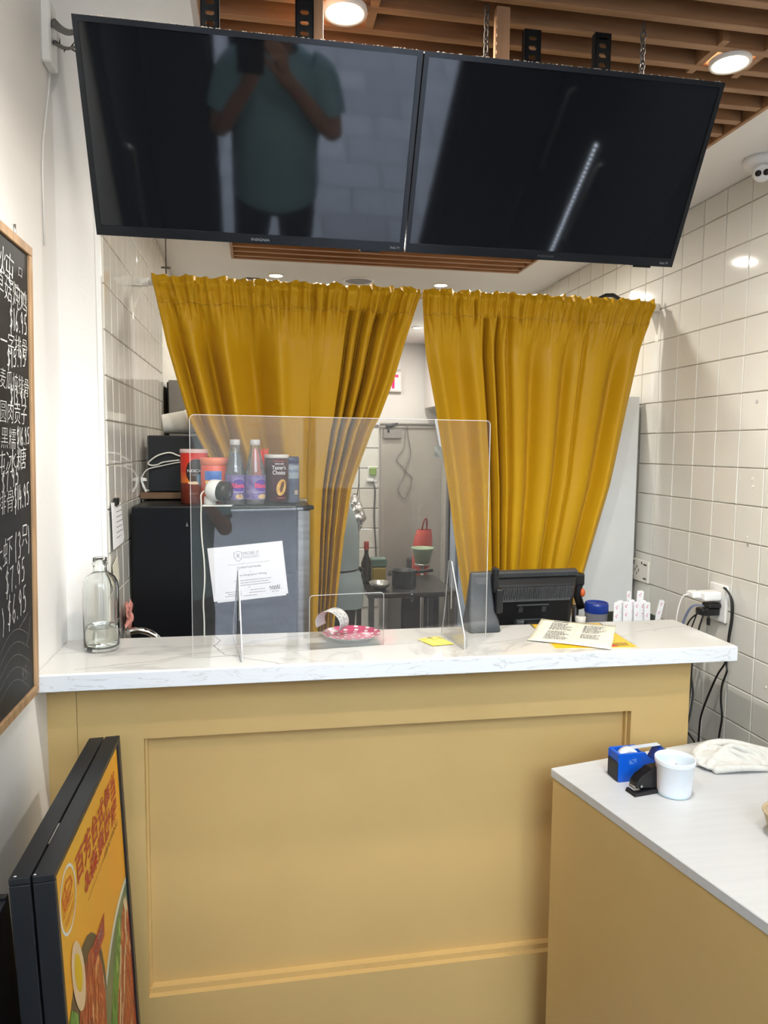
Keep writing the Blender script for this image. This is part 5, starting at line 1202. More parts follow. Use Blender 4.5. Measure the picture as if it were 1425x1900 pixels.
b = MB(); b.poly([(.0305, -.0006, .058), (.033, -.0006, .060), (.0495, -.0006, .048), (.047, -.0006, .046)], M=M); part('emblem_slash', b, blue, t)
M = tmat(.899, 1.588, R(9))
t = thing('stapler', 'black desk stapler in front of the blue tape dispenser', 'stapler', (.96, 1.60, TZ))
b = MB(); b.prism([(0, -.019, 0), (.004, -.019, .009), (.090, -.019, .011), (.090, -.019, 0)], (0, .038, 0), M=M, bev=.0015); part('base', b, black_m, t)
b = MB(); b.prism([(.006, -.013, .018), (.008, -.013, .034), (.022, -.013, .046), (.050, -.013, .064), (.082, -.013, .066), (.088, -.013, .05), (.088, -.013, .012), (.07, -.013, .012)], (0, .026, 0), M=M, bev=.003); part('arm', b, black_gloss, t)
b = MB(); b.tube([(.008, -.011, .0205), (.008, .011, .0205)], .003, 8, M=M); b.box((.004, -.010, .013), (.02, .010, .0175), M=M); b.tube([(.022, -.0135, .023), (.022, -.016, .023)], .003, 10, M=M); part('steel_nose', b, steel, t)
b = MB(); b.box((.008, -.006, .0095), (.028, .006, .0108), M=M); part('anvil', b, steel, t)
c = Vector((1.010, 1.577, TZ))
t = thing('plastic_cup', 'translucent white plastic tub with a rim, beside the black stapler', 'cup', c)
frost = mat('frosted_white_plastic', (.80, .83, .90), .35, var=.01, sss=.35)
K = .93
b = MB(); b.lathe([(r_ * .90, z_ * K) for r_, z_ in [(0, .003), (.040, .003), (.042, .0), (.044, .002), (.0455, .010), (.0500, .083), (.0525, .085), (.0530, .0875), (.0522, .089), (.0530, .0915), (.0530, .097), (.0520, .098), (.0505, .097), (.0485, .083), (.0440, .008), (.030, .0055), (0, .0055)]], c, 48); part('body', b, frost, t)
b = MB(); rnd = random.Random(6); b.grid(lambda u, v: (c.x - .014 + .026 * u + .004 * math.sin(v * 9), c.y - .004 + .02 * v, c.z + .058 + .020 * noise.noise(Vector((u * 3, v * 3, 5))) + .018 * math.sin(3.1 * u)), 12, 12, smooth=False)
single('tissue_scrap', b, paper_m, 'crumpled white tissue scrap inside the translucent plastic tub', 'tissue')
# white cloth
t = thing('dish_cloth', 'crumpled white dish cloth on the side table beside the tub', 'cloth', (1.28, 1.71, TZ))
CM = Matrix.Translation((1.285, 1.706, TZ)) @ Matrix.Rotation(R(8), 4, 'Z')
b = MB()
for c_, sc_ in (((-.035, .0, .013), (.100, .058, .0125)), ((.07, -.008, .010), (.085, .045, .0095)), ((-.06, .015, .022), (.060, .038, .014))):
    b.ball(c_, 1.0, 28, 14, sc=sc_)
for P, r0, r1 in ((((-.128, .008, .014), (-.105, .045, .024), (-.045, .060, .034), (.02, .048, .034), (.08, .022, .022), (.135, .004, .011)), .015, .009),
                  (((-.125, -.018, .012), (-.07, .006, .030), (-.015, .018, .041), (.03, -.004, .030), (.052, -.044, .011)), .011, .008),
                  (((-.118, -.030, .010), (-.055, -.048, .015), (.0, -.058, .012), (.035, -.066, .008)), .011, .007),
                  (((-.07, .045, .036), (-.022, -.008, .036), (.004, -.056, .013)), .009, .007),
                  (((.015, .036, .034), (.058, -.008, .028), (.074, -.054, .009)), .009, .007),
                  (((.055, .026, .026), (.098, -.014, .020), (.118, -.046, .008)), .009, .006),
                  (((-.10, .022, .026), (-.085, -.018, .020), (-.075, -.048, .011)), .008, .006),
                  (((.095, .014, .015), (.150, -.012, .011), (.182, -.022, .007)), .010, .006)):
    Q = smooth_path(P, 7); n_ = len(Q); b.tube(Q, [(r0 + (r1 - r0) * i / (n_ - 1)) * (1 if 0 < i < n_ - 1 else .6) for i in range(n_)], 12)
bmesh.ops.transform(b.bm, matrix=CM, verts=b.bm.verts[:])
terry = mat('white_terry', (.62, .61, .575), .95, var=.06, scale=40, bump=.35, bscale=70)
o = part('folded_cloth', b, terry, t)
md = o.modifiers.new('weld', 'REMESH'); md.mode = 'VOXEL'; md.voxel_size = .0026; md.use_smooth_shade = True
md = o.modifiers.new('soften', 'SMOOTH'); md.iterations = 4; md.factor = .5
c = Vector((1.150, 1.352, TZ))
t = thing('paper_bowl', 'tan paper bowl on the side table, cut off by the frame edge', 'bowl', c)
b = MB(); b.lathe([(0, .002), (.036, .002), (.038, 0), (.041, .002), (.054, .048), (.0565, .050), (.0565, .053), (.054, .0535), (.052, .049), (.038, .005), (0, .004)], c, 40); part('body', b, mat('kraft_paper', (.50, .39, .25), .7, var=.06, scale=40), t)

# ------------------------------------------------------------------ light-box sign at the left
LEAN = .045
def sp_(y, d, w_=0.0):
    """point of the sign: y along it, d down its slanted face, w_ towards the wall"""
    return Vector((-.323 + LEAN * d - w_, 1.18 + y, .927 - d - LEAN * w_))
HS = 1.025; WS = .570
t = thing('lightbox_sign', 'black framed two-sided sign with an orange food poster by the left wall', 'sign', (-.33, 1.46, 0))
def sbox(b, y0, y1, d0, d1, w0, w1, bev=.0015):
    P = [sp_(y0, d0, w0), sp_(y1, d0, w0), sp_(y1, d1, w0), sp_(y0, d1, w0)]; b.prism(P, sp_(0, 0, w1) - sp_(0, 0, w0), bev=bev)
sign_blk = mat('sign_black_aluminium', (.020, .022, .026), .38, .2, var=.08)
for k, (w0, w1) in enumerate(((0, .033), (.0365, .069))):
    b = MB(); sbox(b, 0, WS, 0, .012, w0, w1); part('top_bar', b, sign_blk, t)
    b = MB(); sbox(b, 0, .0125, .0125, HS, w0, w1); part('near_upright', b, sign_blk, t)
    b = MB(); sbox(b, WS - .022, WS, .0125, HS, w0, w1); part('far_upright', b, sign_blk, t)
    b = MB(); sbox(b, .0128, WS - .0225, HS - .025, HS, w0, w1); part('bottom_bar', b, sign_blk, t)
    b = MB(); sbox(b, .0128, WS - .0225, .0128, HS - .0255, w0 + .006, w1 - .004, 0); part('back_tray', b, black_m, t)
b = MB(); sbox(b, .10, .17, .001, .003, .0335, .036, 0); part('hinge', b, steel, t)
b = MB(); sbox(b, .02, WS - .03, .006, .02, .0335, .036, 0); part('dark_gap_strip', b, black_m, t)  # black strip stands in for the shaded gap between the frames
b = MB()
for y_, w_ in ((.004, .030), (.006, .060)): b.ball(sp_(y_, -.0005, w_), .0022, 8, 6, sc=(1.3, .8, .5))
part('corner_cap', b, mat('worn_metal', (.55, .55, .56), .4, .5), t)
PO = sp_(0, 0, .0040)
def pp(y, d, up=0.0): return sp_(y, d, .0055 - up)
orange = mat('orange_poster_print', (.86, .40, .018), .35, var=0, col2=(.74, .44, .03), scale=2.2)
b = MB(); b.poly([pp(.0128, .0128), pp(WS - .0225, .0128), pp(WS - .0225, HS - .0255), pp(.0128, HS - .0255)]); pst = part('poster', b, orange, t)
pu = Vector((0, 1, 0)); pv = (sp_(0, 0) - sp_(0, 1)).normalized()
def ptext(s, y, d, w_, h_, m_, bold=0.0, shear=0.0): mesh_part('lettering', text_mesh(s, pp(y, d, .0008), pu, pv, w_, h_, shear, bold), m_, pst)
poster_red = mat('poster_red_ink', (.42, .025, .018), .4, var=0)
ptext('百芳台式便当', .140, .111, .365, .058, poster_red, bold=.025); ptext('&森意厨房', .190, .162, .315, .050, poster_red, bold=.025)
ptext('#BAI FANG', .355, .184, .145, .0145, mat('poster_brown_ink', (.20, .08, .02), .5))
def pflat(name, pts, m_, up): b = MB(); b.poly([pp(y, d, up) for y, d in pts]); return part(name, b, m_, pst)
def ell(cy, cd, ry, rd, n=28, rot=0, a0=0, a1=2 * math.pi): return [(cy + ry * math.cos(a) * math.cos(rot) - rd * math.sin(a) * math.sin(rot), cd + ry * math.cos(a) * math.sin(rot) + rd * math.sin(a) * math.cos(rot)) for a in [a0 + (a1 - a0) * i / n for i in range(n)]]
brown_line = mat('thin_brown_ink', (.25, .10, .02), .5)
b = MB(); strokes(b, [[(.205, .178), (.352, .178)]], pp(0, 0, .0006), pu, -pv, .0016); part('thin_rule', b, brown_line, pst)
b = MB(); P = ell(.082, .095, .050, .055, 40); strokes(b, [P + [P[0]]], pp(0, 0, .0006), pu, -pv, .0052); part('white_ring', b, white_ink, pst)
b = MB(); strokes(b, [[(.050, .075), (.075, .062), (.105, .068), (.112, .082), (.09, .098), (.058, .102), (.050, .075)], [(.058, .085), (.10, .078)], [(.06, .093), (.095, .09)], [(.070, .068), (.078, .098)]], pp(0, 0, .0006), pu, -pv, .005)
strokes(b, [[(.050, .110), (.115, .104)], [(.054, .124), (.114, .118)], [(.06, .131), (.110, .126)], [(.05, .075), (.046, .11)]], pp(0, 0, .0006), pu, -pv, .0018); part('line_emblem', b, mat('burnt_orange_ink', (.62, .14, .02), .5), pst)
# rice bowl with egg
food = mat('red_stew_print', (.34, .035, .012), .35, var=0, col2=(.62, .17, .05), scale=16, stretch=(1, 3.2, 1))
def stops(m_, cols):
    rp = [n for n in m_.node_tree.nodes if n.type == 'VALTORGB'][0]; el = rp.color_ramp.elements
    while len(el) > 2: el.remove(el[-1])
    el[0].position, el[0].color = cols[0][0], lin(cols[0][1]); el[1].position, el[1].color = cols[-1][0], lin(cols[-1][1])
    for p_, c_ in cols[1:-1]: e_ = el.new(p_); e_.color = lin(c_)
stops(food, [(.30, (.09, .010, .006)), (.41, (.36, .03, .012)), (.48, (.50, .08, .02)), (.54, (.30, .02, .01)), (.60, (.66, .22, .06)), (.68, (.80, .50, .28))])
greens = mat('green_leaf_print', (.04, .20, .02), .4, var=0, col2=(.22, .48, .08), scale=14, stretch=(1, 3, 1))
stops(greens, [(.30, (.012, .06, .01)), (.44, (.05, .22, .03)), (.52, (.14, .38, .06)), (.58, (.04, .18, .03)), (.68, (.40, .60, .18))])
pflat('dark_bowl_print', ell(.145, .420, .150, .195), mat('black_bowl_ink', (.03, .022, .02), .3), .0004)
pflat('stew_print', ell(.175, .430, .105, .165), food, .0007)
pflat('greens_print', [(.0135, .29), (.05, .275), (.085, .31), (.085, .40), (.07, .52), (.0135, .52)], greens, .0009)
pflat('rice_print', ell(.088, .445, .042, .090, 20), white_ink, .0011)
pflat('egg_white_print', ell(.106, .255, .036, .075, 24, -.28), mat('egg_ink', (.80, .60, .38), .4, var=.05), .0012); pflat('egg_yolk_print', ell(.105, .248, .020, .042, 20, -.28), mat('yolk_ink', (.75, .50, .01), .4), .0014)
# big plate at the right of the poster
big = ell(.505, .56, .300, .225, 60)
clip = lambda pts: [(min(max(y, .0135), WS - .0232), min(d, HS - .027)) for y, d in pts]
pflat('plate_rim_print', clip(big), mat('pale_rim_ink', (.70, .76, .70), .3), .0004)
pflat('plate_print', clip(ell(.512, .565, .288, .215, 60)), mat('celadon_ink', (.10, .18, .10), .3, col2=(.16, .24, .14), var=0, scale=4), .0006)
pflat('greens_print', [(.425, .372), (.455, .368), (.45, .43), (.36, .56), (.31, .66), (.24, .66), (.30, .52), (.36, .44)], greens, .0009)
pflat('meat_print', clip([(.47, .392), (.50, .375), (.548, .40), (.60, .5), (.60, .72), (.33, .72), (.345, .60), (.38, .52), (.43, .45)]), food, .0010)
b = MB(); strokes(b, [[(.505, .372), (.515, .40), (.50, .43), (.505, .455), (.47, .49), (.44, .55), (.40, .60)], [(.44, .44), (.41, .52), (.37, .60)], [(.525, .38), (.53, .41)]], pp(0, 0, .0013), pu, -pv, .014); part('noodle_print', b, mat('cream_noodle_ink', (.78, .66, .42), .4), pst)
b = MB(); rnd = random.Random(14)
st = []
for k in range(46):
    y_, d_ = rnd.uniform(.40, .53), rnd.uniform(.42, .70)
    if y_ < .40 + (.55 - d_) * .3: continue
    a = rnd.uniform(1.2, 2.2); l_ = rnd.uniform(.02, .06); st.append([(y_, d_), (min(y_ + l_ * math.cos(a), .54), d_ + l_ * math.sin(a))])
for k in range(40):
    y_, d_ = rnd.uniform(.13, .24), rnd.uniform(.30, .52); a = rnd.uniform(1.0, 2.3); l_ = rnd.uniform(.015, .045); st.append([(y_, d_), (y_ + l_ * math.cos(a), d_ + l_ * math.sin(a))])
strokes(b, st, pp(0, 0, .0013), pu, -pv, .005); part('orange_strips_print', b, mat('orange_strip_ink', (.72, .26, .07), .35, col2=(.55, .06, .03), var=0, scale=60), pst, kind='stuff')
pflat('red_tag_print', [(.212, .318), (.306, .318), (.318, .276), (.212, .276)], poster_red, .0008)
ptext('卤肉饭', .222, .312, .078, .030, white_ink, bold=.01)
# dark folded board behind it
t = thing('folded_easel', 'dark folded board leaning on the left wall behind the orange sign', 'board', (-.45, 1.25, 0))
b = MB(); b.prism([(-.404, .86, -.1), (-.404, 1.36, -.1), (-.455, 1.36, .78), (-.455, .86, .78)], (-.022, 0, 0), bev=.002); part('panel', b, mat('navy_black_board', (.010, .013, .022), .4), t)
b = MB(); b.prism([(-.406, 1.3605, -.1), (-.406, 1.375, -.1), (-.457, 1.375, .784), (-.457, 1.3605, .784)], (-.025, 0, 0)); part('edge_rail', b, sign_blk, t)

# ------------------------------------------------------------------ chalkboard on the left wall
def cbp(y, z, up=0.0): return Vector((-.474 - .016 * (2.035 - z) / .99 + up, y, z))
YL, YR, Z0, Z1 = 1.10, 1.722, 1.050, 2.034
t = thing('chalkboard', 'black chalkboard menu with white chalk writing in an oak frame', 'chalkboard', (-.49, 1.41, Z0))
bw = .020
for nm, (y0, z0_, y1, z1_) in (('frame_side', (YL, Z0 + bw, YL + bw, Z1 - bw)), ('frame_side', (YR - bw, Z0 + bw, YR, Z1 - bw)), ('frame_top', (YL, Z1 - bw, YR, Z1)), ('frame_bottom', (YL, Z0, YR, Z0 + bw))):
    b = MB(); b.prism([cbp(y0, z0_), cbp(y1, z0_), cbp(y1, z1_), cbp(y0, z1_)], (-.020, 0, 0), bev=.002); part(nm, b, frame_wood, t)
b = MB(); b.prism([cbp(YL + bw * .6, Z0 + bw * .6, -.006), cbp(YR - bw * .6, Z0 + bw * .6, -.006), cbp(YR - bw * .6, Z1 - bw * .6, -.006), cbp(YL + bw * .6, Z1 - bw * .6, -.006)], (-.006, 0, 0)); bd = part('black_face', b, board_m, t)
b = MB(); b.tube([(XL, 1.665, 2.042), (-.492, 1.665, 2.042), (-.492, 1.665, 2.066)], .003, 6); part('wall_hook', b, steel, t)
cu1 = Vector((0, 1, 0)); cv1 = Vector((.016 / .99, 0, 1)).normalized()
def chalk(s, y0, y1, z, h_, slope=0.0, shear=0.12):
    ux = Vector((0, 1, slope)).normalized(); mesh_part('chalk_writing', text_mesh(s, cbp(y0, z - h_ / 2, -.0052), ux, cv1, y1 - y0, h_, shear, -.012), chalk_m, bd)
def chalkn(s, y0, y1, z, h_, slope=0.0, m_=chalk_m, wd=.0032):
    b = MB(); ux = Vector((0, 1, slope)).normalized(); chalk_digits(b, s, cbp(y0, z - h_ / 2, -.0052), ux, cv1, y1 - y0, h_, wd); part('chalk_writing', b, m_, bd)
chalk('炖', 1.525, 1.612, 1.965, 0.059, -.10); chalk('口', 1.640, 1.665, 1.966, 0.018); chalk('口口', 1.615, 1.690, 1.925, 0.024, -.2)
chalk('草菇炖鸡', 1.505, 1.692, 1.925, 0.052, -.10); chalkn('$16.95', 1.580, 1.695, 1.862, .044, .02)
chalk('炖一字排骨', 1.480, 1.690, 1.812, 0.044); chalkn('$15.95', 1.560, 1.685, 1.780, .036, .12)
chalk('黑麦瓜炖排骨', 1.480, 1.696, 1.742, 0.039, -.05); chalkn('$13.95', 1.575, 1.680, 1.708, .034, .0)
chalk('肉圆肉贡子', 1.470, 1.680, 1.675, 0.044); chalk('鸡黑糯', 1.470, 1.605, 1.626, 0.042, -.03); chalkn('$16.95', 1.612, 1.698, 1.626, .036, .05)
chalk('炖冰糖', 1.475, 1.672, 1.572, 0.047, .06); chalkn('$7.95', 1.514, 1.625, 1.532, .038, .16)
chalk('小排骨', 1.445, 1.585, 1.492, 0.044, .05); chalkn('$14.95', 1.588, 1.690, 1.500, .048, .05)
chalk('大虾', 1.455, 1.575, 1.388, 0.057, .12); chalkn('(3', 1.585, 1.630, 1.398, .055, .1); chalk('只', 1.632, 1.668, 1.418, 0.044); chalkn(')', 1.672, 1.688, 1.405, .055)
chalkn('$7.95', 1.525, 1.655, 1.335, .050, .10); chalkn('$6.95', 1.535, 1.660, 1.272, .056, .08); chalkn(')', 1.500, 1.522, 1.262, .05)
chalkn('95', 1.615, 1.655, 1.120, .030, 0, chalk_faint, .002)
b = MB(); rnd = random.Random(17)
for k in range(5):
    z = 1.20 - k * .022; strokes(b, [[(1.46 + i * .011, z + .03 * math.sin((i - 2) * .19) - k * .002 * i * .2) for i in range(20)]], cbp(0, 0, -.0055), cu1, cv1, .0012)
strokes(b, [[(1.60, 1.225), (1.668, 1.245)], [(1.655, 1.178), (1.675, 1.205), (1.68, 1.235)]], cbp(0, 0, -.0055), cu1, cv1, .002)
part('faint_smears', b, chalk_faint, bd, kind='stuff')

# ------------------------------------------------------------------ people
def skinned(name, verts, edges, mats, parent, levels=2, root=0):
    me = bpy.data.meshes.new(name); inv = WORLD[parent.name].inverted()
    me.from_pydata([inv @ Vector(v[:3]) for v in verts], edges, []); me.update()
    o = bpy.data.objects.new(name, me); C.objects.link(o); o.parent = parent; WORLD[o.name] = WORLD[parent.name].copy()
    o.modifiers.new('skin', 'SKIN').use_smooth_shade = True
    for i, v in enumerate(verts):
        r = v[3]; me.skin_vertices[0].data[i].radius = (r if isinstance(r, tuple) else (r, r)); me.skin_vertices[0].data[i].use_root = (i == root)
    s = o.modifiers.new('smooth', 'SUBSURF'); s.levels = levels; s.render_levels = levels
    me.materials.append(mats); return o
skin_m = mat('skin', (.50, .28, .19), .5, var=.05, sss=.1)
def figure(name, lab, base, J, shirt_m, pants_m, hair_m, extra=None):
    """J: joints in room coordinates"""
    t = thing(name, lab, 'person', base)
    V = []; E = []; ix = {}
    def add(k, p, r, frm=None):
        ix[k] = len(V); V.append((*p, r)); 
        if frm is not None: E.append((ix[frm], ix[k]))
    add('pelvis', J['pelvis'], (.135, .10)); add('waist', J['waist'], (.125, .09), 'pelvis'); add('chest', J['chest'], (.150, .105), 'waist'); add('neckb', J['neckb'], .060, 'chest'); add('neck', J['neck'], .050, 'neckb'); add('jaw', J['jaw'], .066, 'neck'); add('head', J['head'], (.078, .088), 'jaw'); add('crown', J['crown'], .055, 'head')
    for s in 'lr':
        add('sh' + s, J['sh' + s], .058, 'chest'); add('el' + s, J['el' + s], .040, 'sh' + s); add('wr' + s, J['wr' + s], .026, 'el' + s); add('pa' + s, J['pa' + s], (.034, .018), 'wr' + s)
        add('hip' + s, J['hip' + s], .088, 'pelvis'); add('kn' + s, J['kn' + s], .056, 'hip' + s); add('an' + s, J['an' + s], .038, 'kn' + s); add('to' + s, J['to' + s], .034, 'an' + s)
        d = (Vector(J['pa' + s]) - Vector(J['wr' + s])).normalized(); side = Vector(J['side' + s]).normalized(); curl = Vector(J['curl' + s]).normalized()
        for k in range(4):
            p0 = Vector(J['pa' + s]) + side * (.024 - .016 * k) + d * .03; L_ = (.040, .046, .044, .034)[k]
            add(f'f{s}{k}a', p0, .0095, 'pa' + s); add(f'f{s}{k}b', p0 + d * L_ * .6 + curl * .010, .0085, f'f{s}{k}a'); add(f'f{s}{k}c', p0 + d * L_ * .9 + curl * .034, .0075, f'f{s}{k}b')
        p0 = Vector(J['wr' + s]) * .55 + Vector(J['pa' + s]) * .45 + side * .034; add(f't{s}a', p0, .011, 'wr' + s); add(f't{s}b', p0 + d * .034 + side * .012 + curl * .008, .0095, f't{s}a'); add(f't{s}c', p0 + d * .058 + side * .008 + curl * .022, .008, f't{s}b')
    body = skinned('body', V, E, skin_m, t)
    # face: eyes, nose, ears, mouth
    hd = Vector(J['head']); f = Vector(J['face']).normalized(); r_ = Vector((0, 0, 1)).cross(f).normalized(); u = f.cross(r_)
    if u.z < 0: u = -u
    b = MB(); b.tube([hd + f * .078 + u * .022, hd + f * .098 - u * .018, hd + f * .082 - u * .026], [.008, .013, .007], 8); part('nose', b, skin_m, t, smooth_all=True)
    for s in (-1, 1):
        b = MB(); b.ball(hd + f * .076 + r_ * .032 * s + u * .022, .012, 12, 8); part('eye', b, white_pl, t)
        b = MB(); b.ball(hd + r_ * .082 * s - u * .005, .026, 12, 8, sc=(.5, .5, 1)); part('ear', b, skin_m, t)
    b = MB(); b.tube([hd + f * .078 - u * .052 - r_ * .022, hd + f * .085 - u * .054, hd + f * .078 - u * .052 + r_ * .022], [.004, .006, .004], 8); part('mouth', b, mat('lips', (.40, .14, .12), .5), t)
    b = MB(); b.grid(lambda a, c: hd - f * .012 + u * .020 + (f * math.cos(2 * math.pi * a) * .098 + r_ * math.sin(2 * math.pi * a) * .090) * math.sin(.02 + 1.75 * c) * (1 if math.cos(2 * math.pi * a) < .5 or c < .72 else .96) + u * .092 * math.cos(.02 + 1.75 * c * (1 if math.cos(2 * math.pi * a) < .4 else .75)), 24, 12); part('hair', b, hair_m, t)
    # clothing over the body
    b = MB(); rings = J['shirt']; n = 36; prev = None
    for (rx_, ry_, ccx, ccy, z_) in rings:
        ring = [b.bm.verts.new((ccx + rx_ * math.cos(2 * math.pi * i / n), ccy + ry_ * math.sin(2 * math.pi * i / n), z_ + .006 * math.sin(6 * math.pi * i / n) * (z_ < J['pelvis'][2]))) for i in range(n)]
        if prev:
            for i in range(n): b.bm.faces.new((prev[i], prev[(i + 1) % n], ring[(i + 1) % n], ring[i]))
        prev = ring
    for s in 'lr':
        sh, el = Vector(J['sh' + s]), Vector(J['el' + s]); inn = sh * .75 + Vector(J['neckb']) * .25
        b.tube([inn + Vector((0, 0, .0)), sh, sh * .7 + el * .3, sh * .36 + el * .64], [.062, .070, .068, .066], 18, cap=False)
    o = part('shirt', b, shirt_m, t, smooth_all=True); sd = o.modifiers.new('smooth', 'SUBSURF'); sd.levels = sd.render_levels = 1
    b = MB(); pel = Vector(J['pelvis']); rx_, ry_ = J['shirt'][1][0] * .86, J['shirt'][1][1] * .86; prev = None; n = 30
    for dz, k in ((.03, .9), (-.05, .96), (-.13, .96), (-.18, .7), (-.20, .3)):
        ring = [b.bm.verts.new((J['shirt'][1][2] + rx_ * k * math.cos(2 * math.pi * i / n), J['shirt'][1][3] + ry_ * k * math.sin(2 * math.pi * i / n), pel.z + dz)) for i in range(n)]
        if prev:
            for i in range(n): b.bm.faces.new((prev[i], prev[(i + 1) % n], ring[(i + 1) % n], ring[i]))
        prev = ring
    for s in 'lr':
        hp, kn, an = Vector(J['hip' + s]), Vector(J['kn' + s]), Vector(J['an' + s])
        b.tube([hp + Vector((0, 0, -.02)), hp * .6 + kn * .4, kn, kn * .4 + an * .6, an + Vector((0, 0, -.02))], [.088, .088, .070, .064, .058], 18, cap=False)
    part('trousers', b, pants_m, t, smooth_all=True)
    for s in 'lr':
        a, c = Vector(J['an' + s]), Vector(J['to' + s]); d = (c - a); d.z = 0; d.normalize(); q = Vector((-d.y, d.x, 0)); o_ = Vector((a.x, a.y, -.1))
        b = MB(); loftp = [(-.075, .034, .0), (-.075, .036, .03), (-.05, .036, .075)]
        pts = [(-.08, 0), (-.08, .075), (.0, .085), (.05, .055), (.15, .045), (.175, .02), (.175, 0)]
        b.prism([o_ + d * x_ + q * -.042 + Vector((0, 0, z_ + .001)) for x_, z_ in pts], q * .084, bev=.012); part('shoe', b, black_m, t)
    return t
# the photographer, seen mirrored in the left television
cx_, cy_ = .09, -.34
J = dict(pelvis=(cx_, cy_ - .02, .90), waist=(cx_, cy_ - .01, 1.03), chest=(cx_, cy_, 1.25), neckb=(cx_, cy_, 1.40), neck=(cx_, cy_ + .01, 1.45), jaw=(cx_ - .01, cy_ + .04, 1.51), head=(cx_ - .01, cy_ + .03, 1.58), crown=(cx_ - .01, cy_ + .015, 1.65), face=(-.1, 1, .0),
         shl=(cx_ - .17, cy_, 1.345), ell=(cx_ - .235, cy_ + .10, 1.12), wrl=(cx_ - .10, -.10, 1.43), pal=(cx_ - .115, -.075, 1.50), shr=(cx_ + .17, cy_, 1.345), elr=(cx_ + .235, cy_ + .10, 1.14), wrr=(cx_ + .02, -.10, 1.45), par=(cx_ + .0, -.075, 1.52),
         shirt=[(.190, .140, cx_, cy_ - .015, .79), (.188, .138, cx_, cy_ - .015, .86), (.182, .132, cx_, cy_ - .01, .95), (.176, .125, cx_, cy_, 1.05), (.186, .128, cx_, cy_, 1.18), (.192, .124, cx_, cy_, 1.29), (.175, .105, cx_, cy_, 1.365), (.125, .085, cx_, cy_, 1.405), (.078, .070, cx_, cy_, 1.43)],
         sidel=(1, .1, 0), curll=(.6, -.3, .2), sider=(-1, .1, 0), curlr=(-.6, -.3, .2),
         hipl=(cx_ - .09, cy_ - .02, .84), knl=(cx_ - .11, cy_ - .01, .43), anl=(cx_ - .12, cy_ - .03, -.01), tol=(cx_ - .14, cy_ + .09, -.065), hipr=(cx_ + .09, cy_ - .02, .84), knr=(cx_ + .11, cy_ - .01, .43), anr=(cx_ + .12, cy_ - .03, -.01), tor=(cx_ + .14, cy_ + .09, -.065))
figure('person', 'man in a teal-blue t-shirt holding up a phone, mirrored in the left television', (cx_, cy_, -.1), J, mat('teal_jersey', (.33, .58, .68), .85, var=.05, scale=12), mat('dark_denim', (.015, .02, .03), .8), mat('black_hair', (.012, .01, .009), .5))
b = MB(); b.box((-.060, -.045, 1.48), (.085, -.036, 1.625) if False else (.035, -.036, 1.64), bev=.004); single('phone', b, black_gloss, 'black phone held up by the man in the teal-blue t-shirt', 'phone')
# the kitchen worker, back to us behind the left curtain
kx, ky = .430, 4.06
J = dict(pelvis=(kx + .045, ky, .86), waist=(kx + .01, ky, .985), chest=(kx - .005, ky, 1.185), neckb=(kx - .02, ky, 1.335), neck=(kx - .04, ky, 1.385), jaw=(kx - .07, ky + .01, 1.44), head=(kx - .075, ky + .01, 1.51), crown=(kx - .065, ky + .01, 1.58), face=(-1, .25, -.15),
         shl=(kx - .02, ky + .165, 1.275), ell=(kx - .12, ky + .22, 1.05), wrl=(kx - .32, ky + .15, .98), pal=(kx - .39, ky + .13, .97), shr=(kx - .01, ky - .165, 1.275), elr=(kx - .10, ky - .21, 1.04), wrr=(kx - .30, ky - .12, .98), par=(kx - .37, ky - .10, .97),
         shirt=[(.140, .195, .455, ky, .725), (.146, .198, .455, ky, .79), (.146, .192, .452, ky, .85), (.132, .180, .444, ky, .905), (.128, .172, .440, ky, .93), (.132, .176, .438, ky, 1.0), (.136, .188, .434, ky, 1.10), (.134, .198, .424, ky, 1.20), (.118, .185, .412, ky, 1.28), (.088, .120, .405, ky, 1.325), (.066, .075, .395, ky, 1.355)],
         sidel=(0, -1, .2), curll=(-.3, -.3, -.6), sider=(0, 1, .2), curlr=(-.3, .3, -.6),
         hipl=(kx + .03, ky + .09, .80), knl=(kx + .0, ky + .10, .40), anl=(kx + .03, ky + .10, -.01), tol=(kx - .10, ky + .11, -.065), hipr=(kx + .03, ky - .09, .80), knr=(kx + .0, ky - .10, .40), anr=(kx + .03, ky - .10, -.01), tor=(kx - .10, ky - .11, -.065))
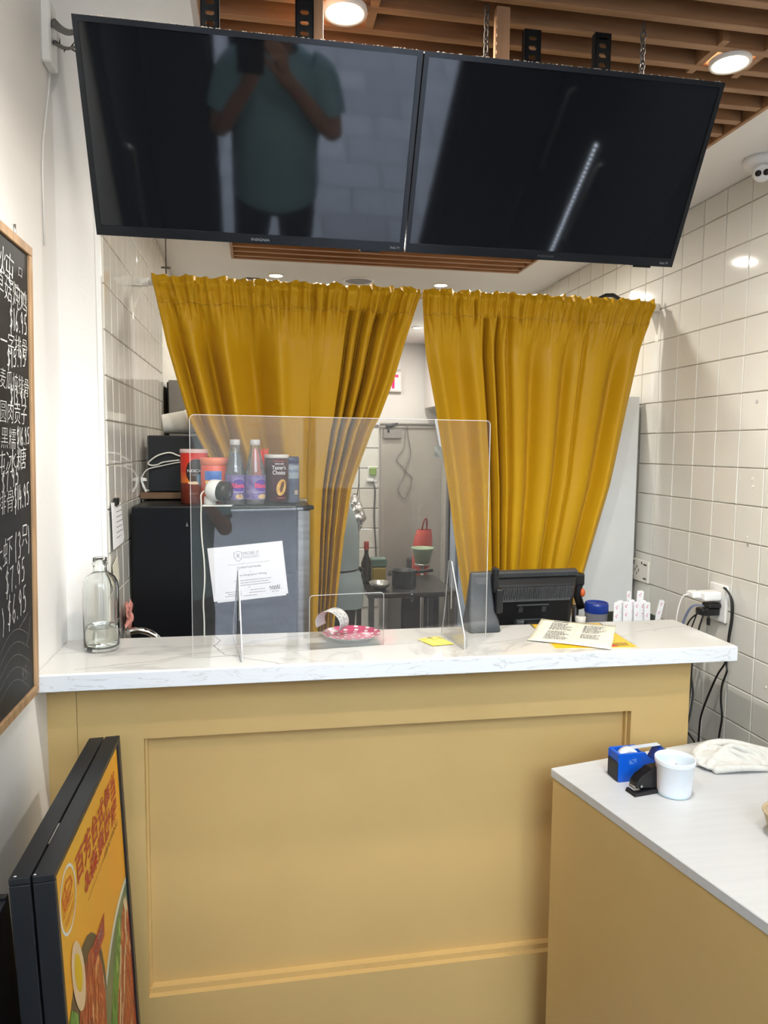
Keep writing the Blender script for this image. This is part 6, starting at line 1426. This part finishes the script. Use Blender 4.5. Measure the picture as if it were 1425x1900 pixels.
p = figure('person', 'kitchen worker in a grey-blue t-shirt and black trousers, back half hidden by the left curtain', (kx, ky, -.1), J, mat('grey_blue_jersey', (.30, .37, .39), .85, var=.04, scale=10), mat('black_cotton', (.010, .010, .011), .85), mat('black_hair', (.012, .01, .009), .5))
b = MB(); b.grid(lambda u, v: (.440 + .1305 * math.cos(2 * math.pi * u), ky + .1745 * math.sin(2 * math.pi * u), .920 + .020 * v), 40, 2); part('apron_string', b, black_m, p)
b = MB(); b.tube(smooth_path([(.570, ky - .03, .928), (.588, ky - .04, .90), (.596, ky - .04, .845)]), .007, 6); b.tube(smooth_path([(.570, ky - .02, .928), (.598, ky - .03, .915), (.606, ky - .03, .865)]), .007, 6); b.ball((.574, ky - .03, .929), .014, 10, 8); part('apron_knot', b, black_m, p)

# ------------------------------------------------------------------ room behind the photographer, mirrored in the right television
t = thing('display_cooler', 'tall black display cooler along the right wall behind the photographer', 'cooler', (1.44, -.1, -.1))
b = MB(); b.box((1.38, -.68, -.1), (1.505, .55, 2.0), bev=.004); part('cabinet', b, mat('cooler_navy_black', (.010, .012, .018), .4), t)
b = MB(); b.box((1.372, -.112, .70), (1.379, -.088, 1.30), bev=.001); part('light_channel', b, mat('aluminium_channel', (.5, .5, .5), .4, .8), t)
b = MB()
for k in range(30): b.box((1.369, -.106, .706 + k * .02), (1.3715, -.094, .716 + k * .02))
lv = MB()  # unseen fins added to keep the strip's reflection off the guard
for k in range(30): lv.prism([(1.352, -.088, .7075 + k * .02), (1.372, -.079, .7075 + k * .02), (1.372, -.079, .720 + k * .02), (1.352, -.088, .720 + k * .02)], (-.0004, .0008, 0))
lv.box((1.3705, -.0815, .70), (1.3735, -.078, 1.30))
part('added_baffle', lv, black_m, t, kind='stuff')
part('light_strip', b, mat('cool_white_diodes', (.9, .9, .9), .5, var=0, emit=(.75, .85, 1.0), estr=16.0), t)
for y in (-.50, .02):
    b = MB(); b.tube([(1.378, y, .9), (1.352, y, .92), (1.352, y, 1.28), (1.378, y, 1.30)], .008, 8); part('handle', b, steel, t)
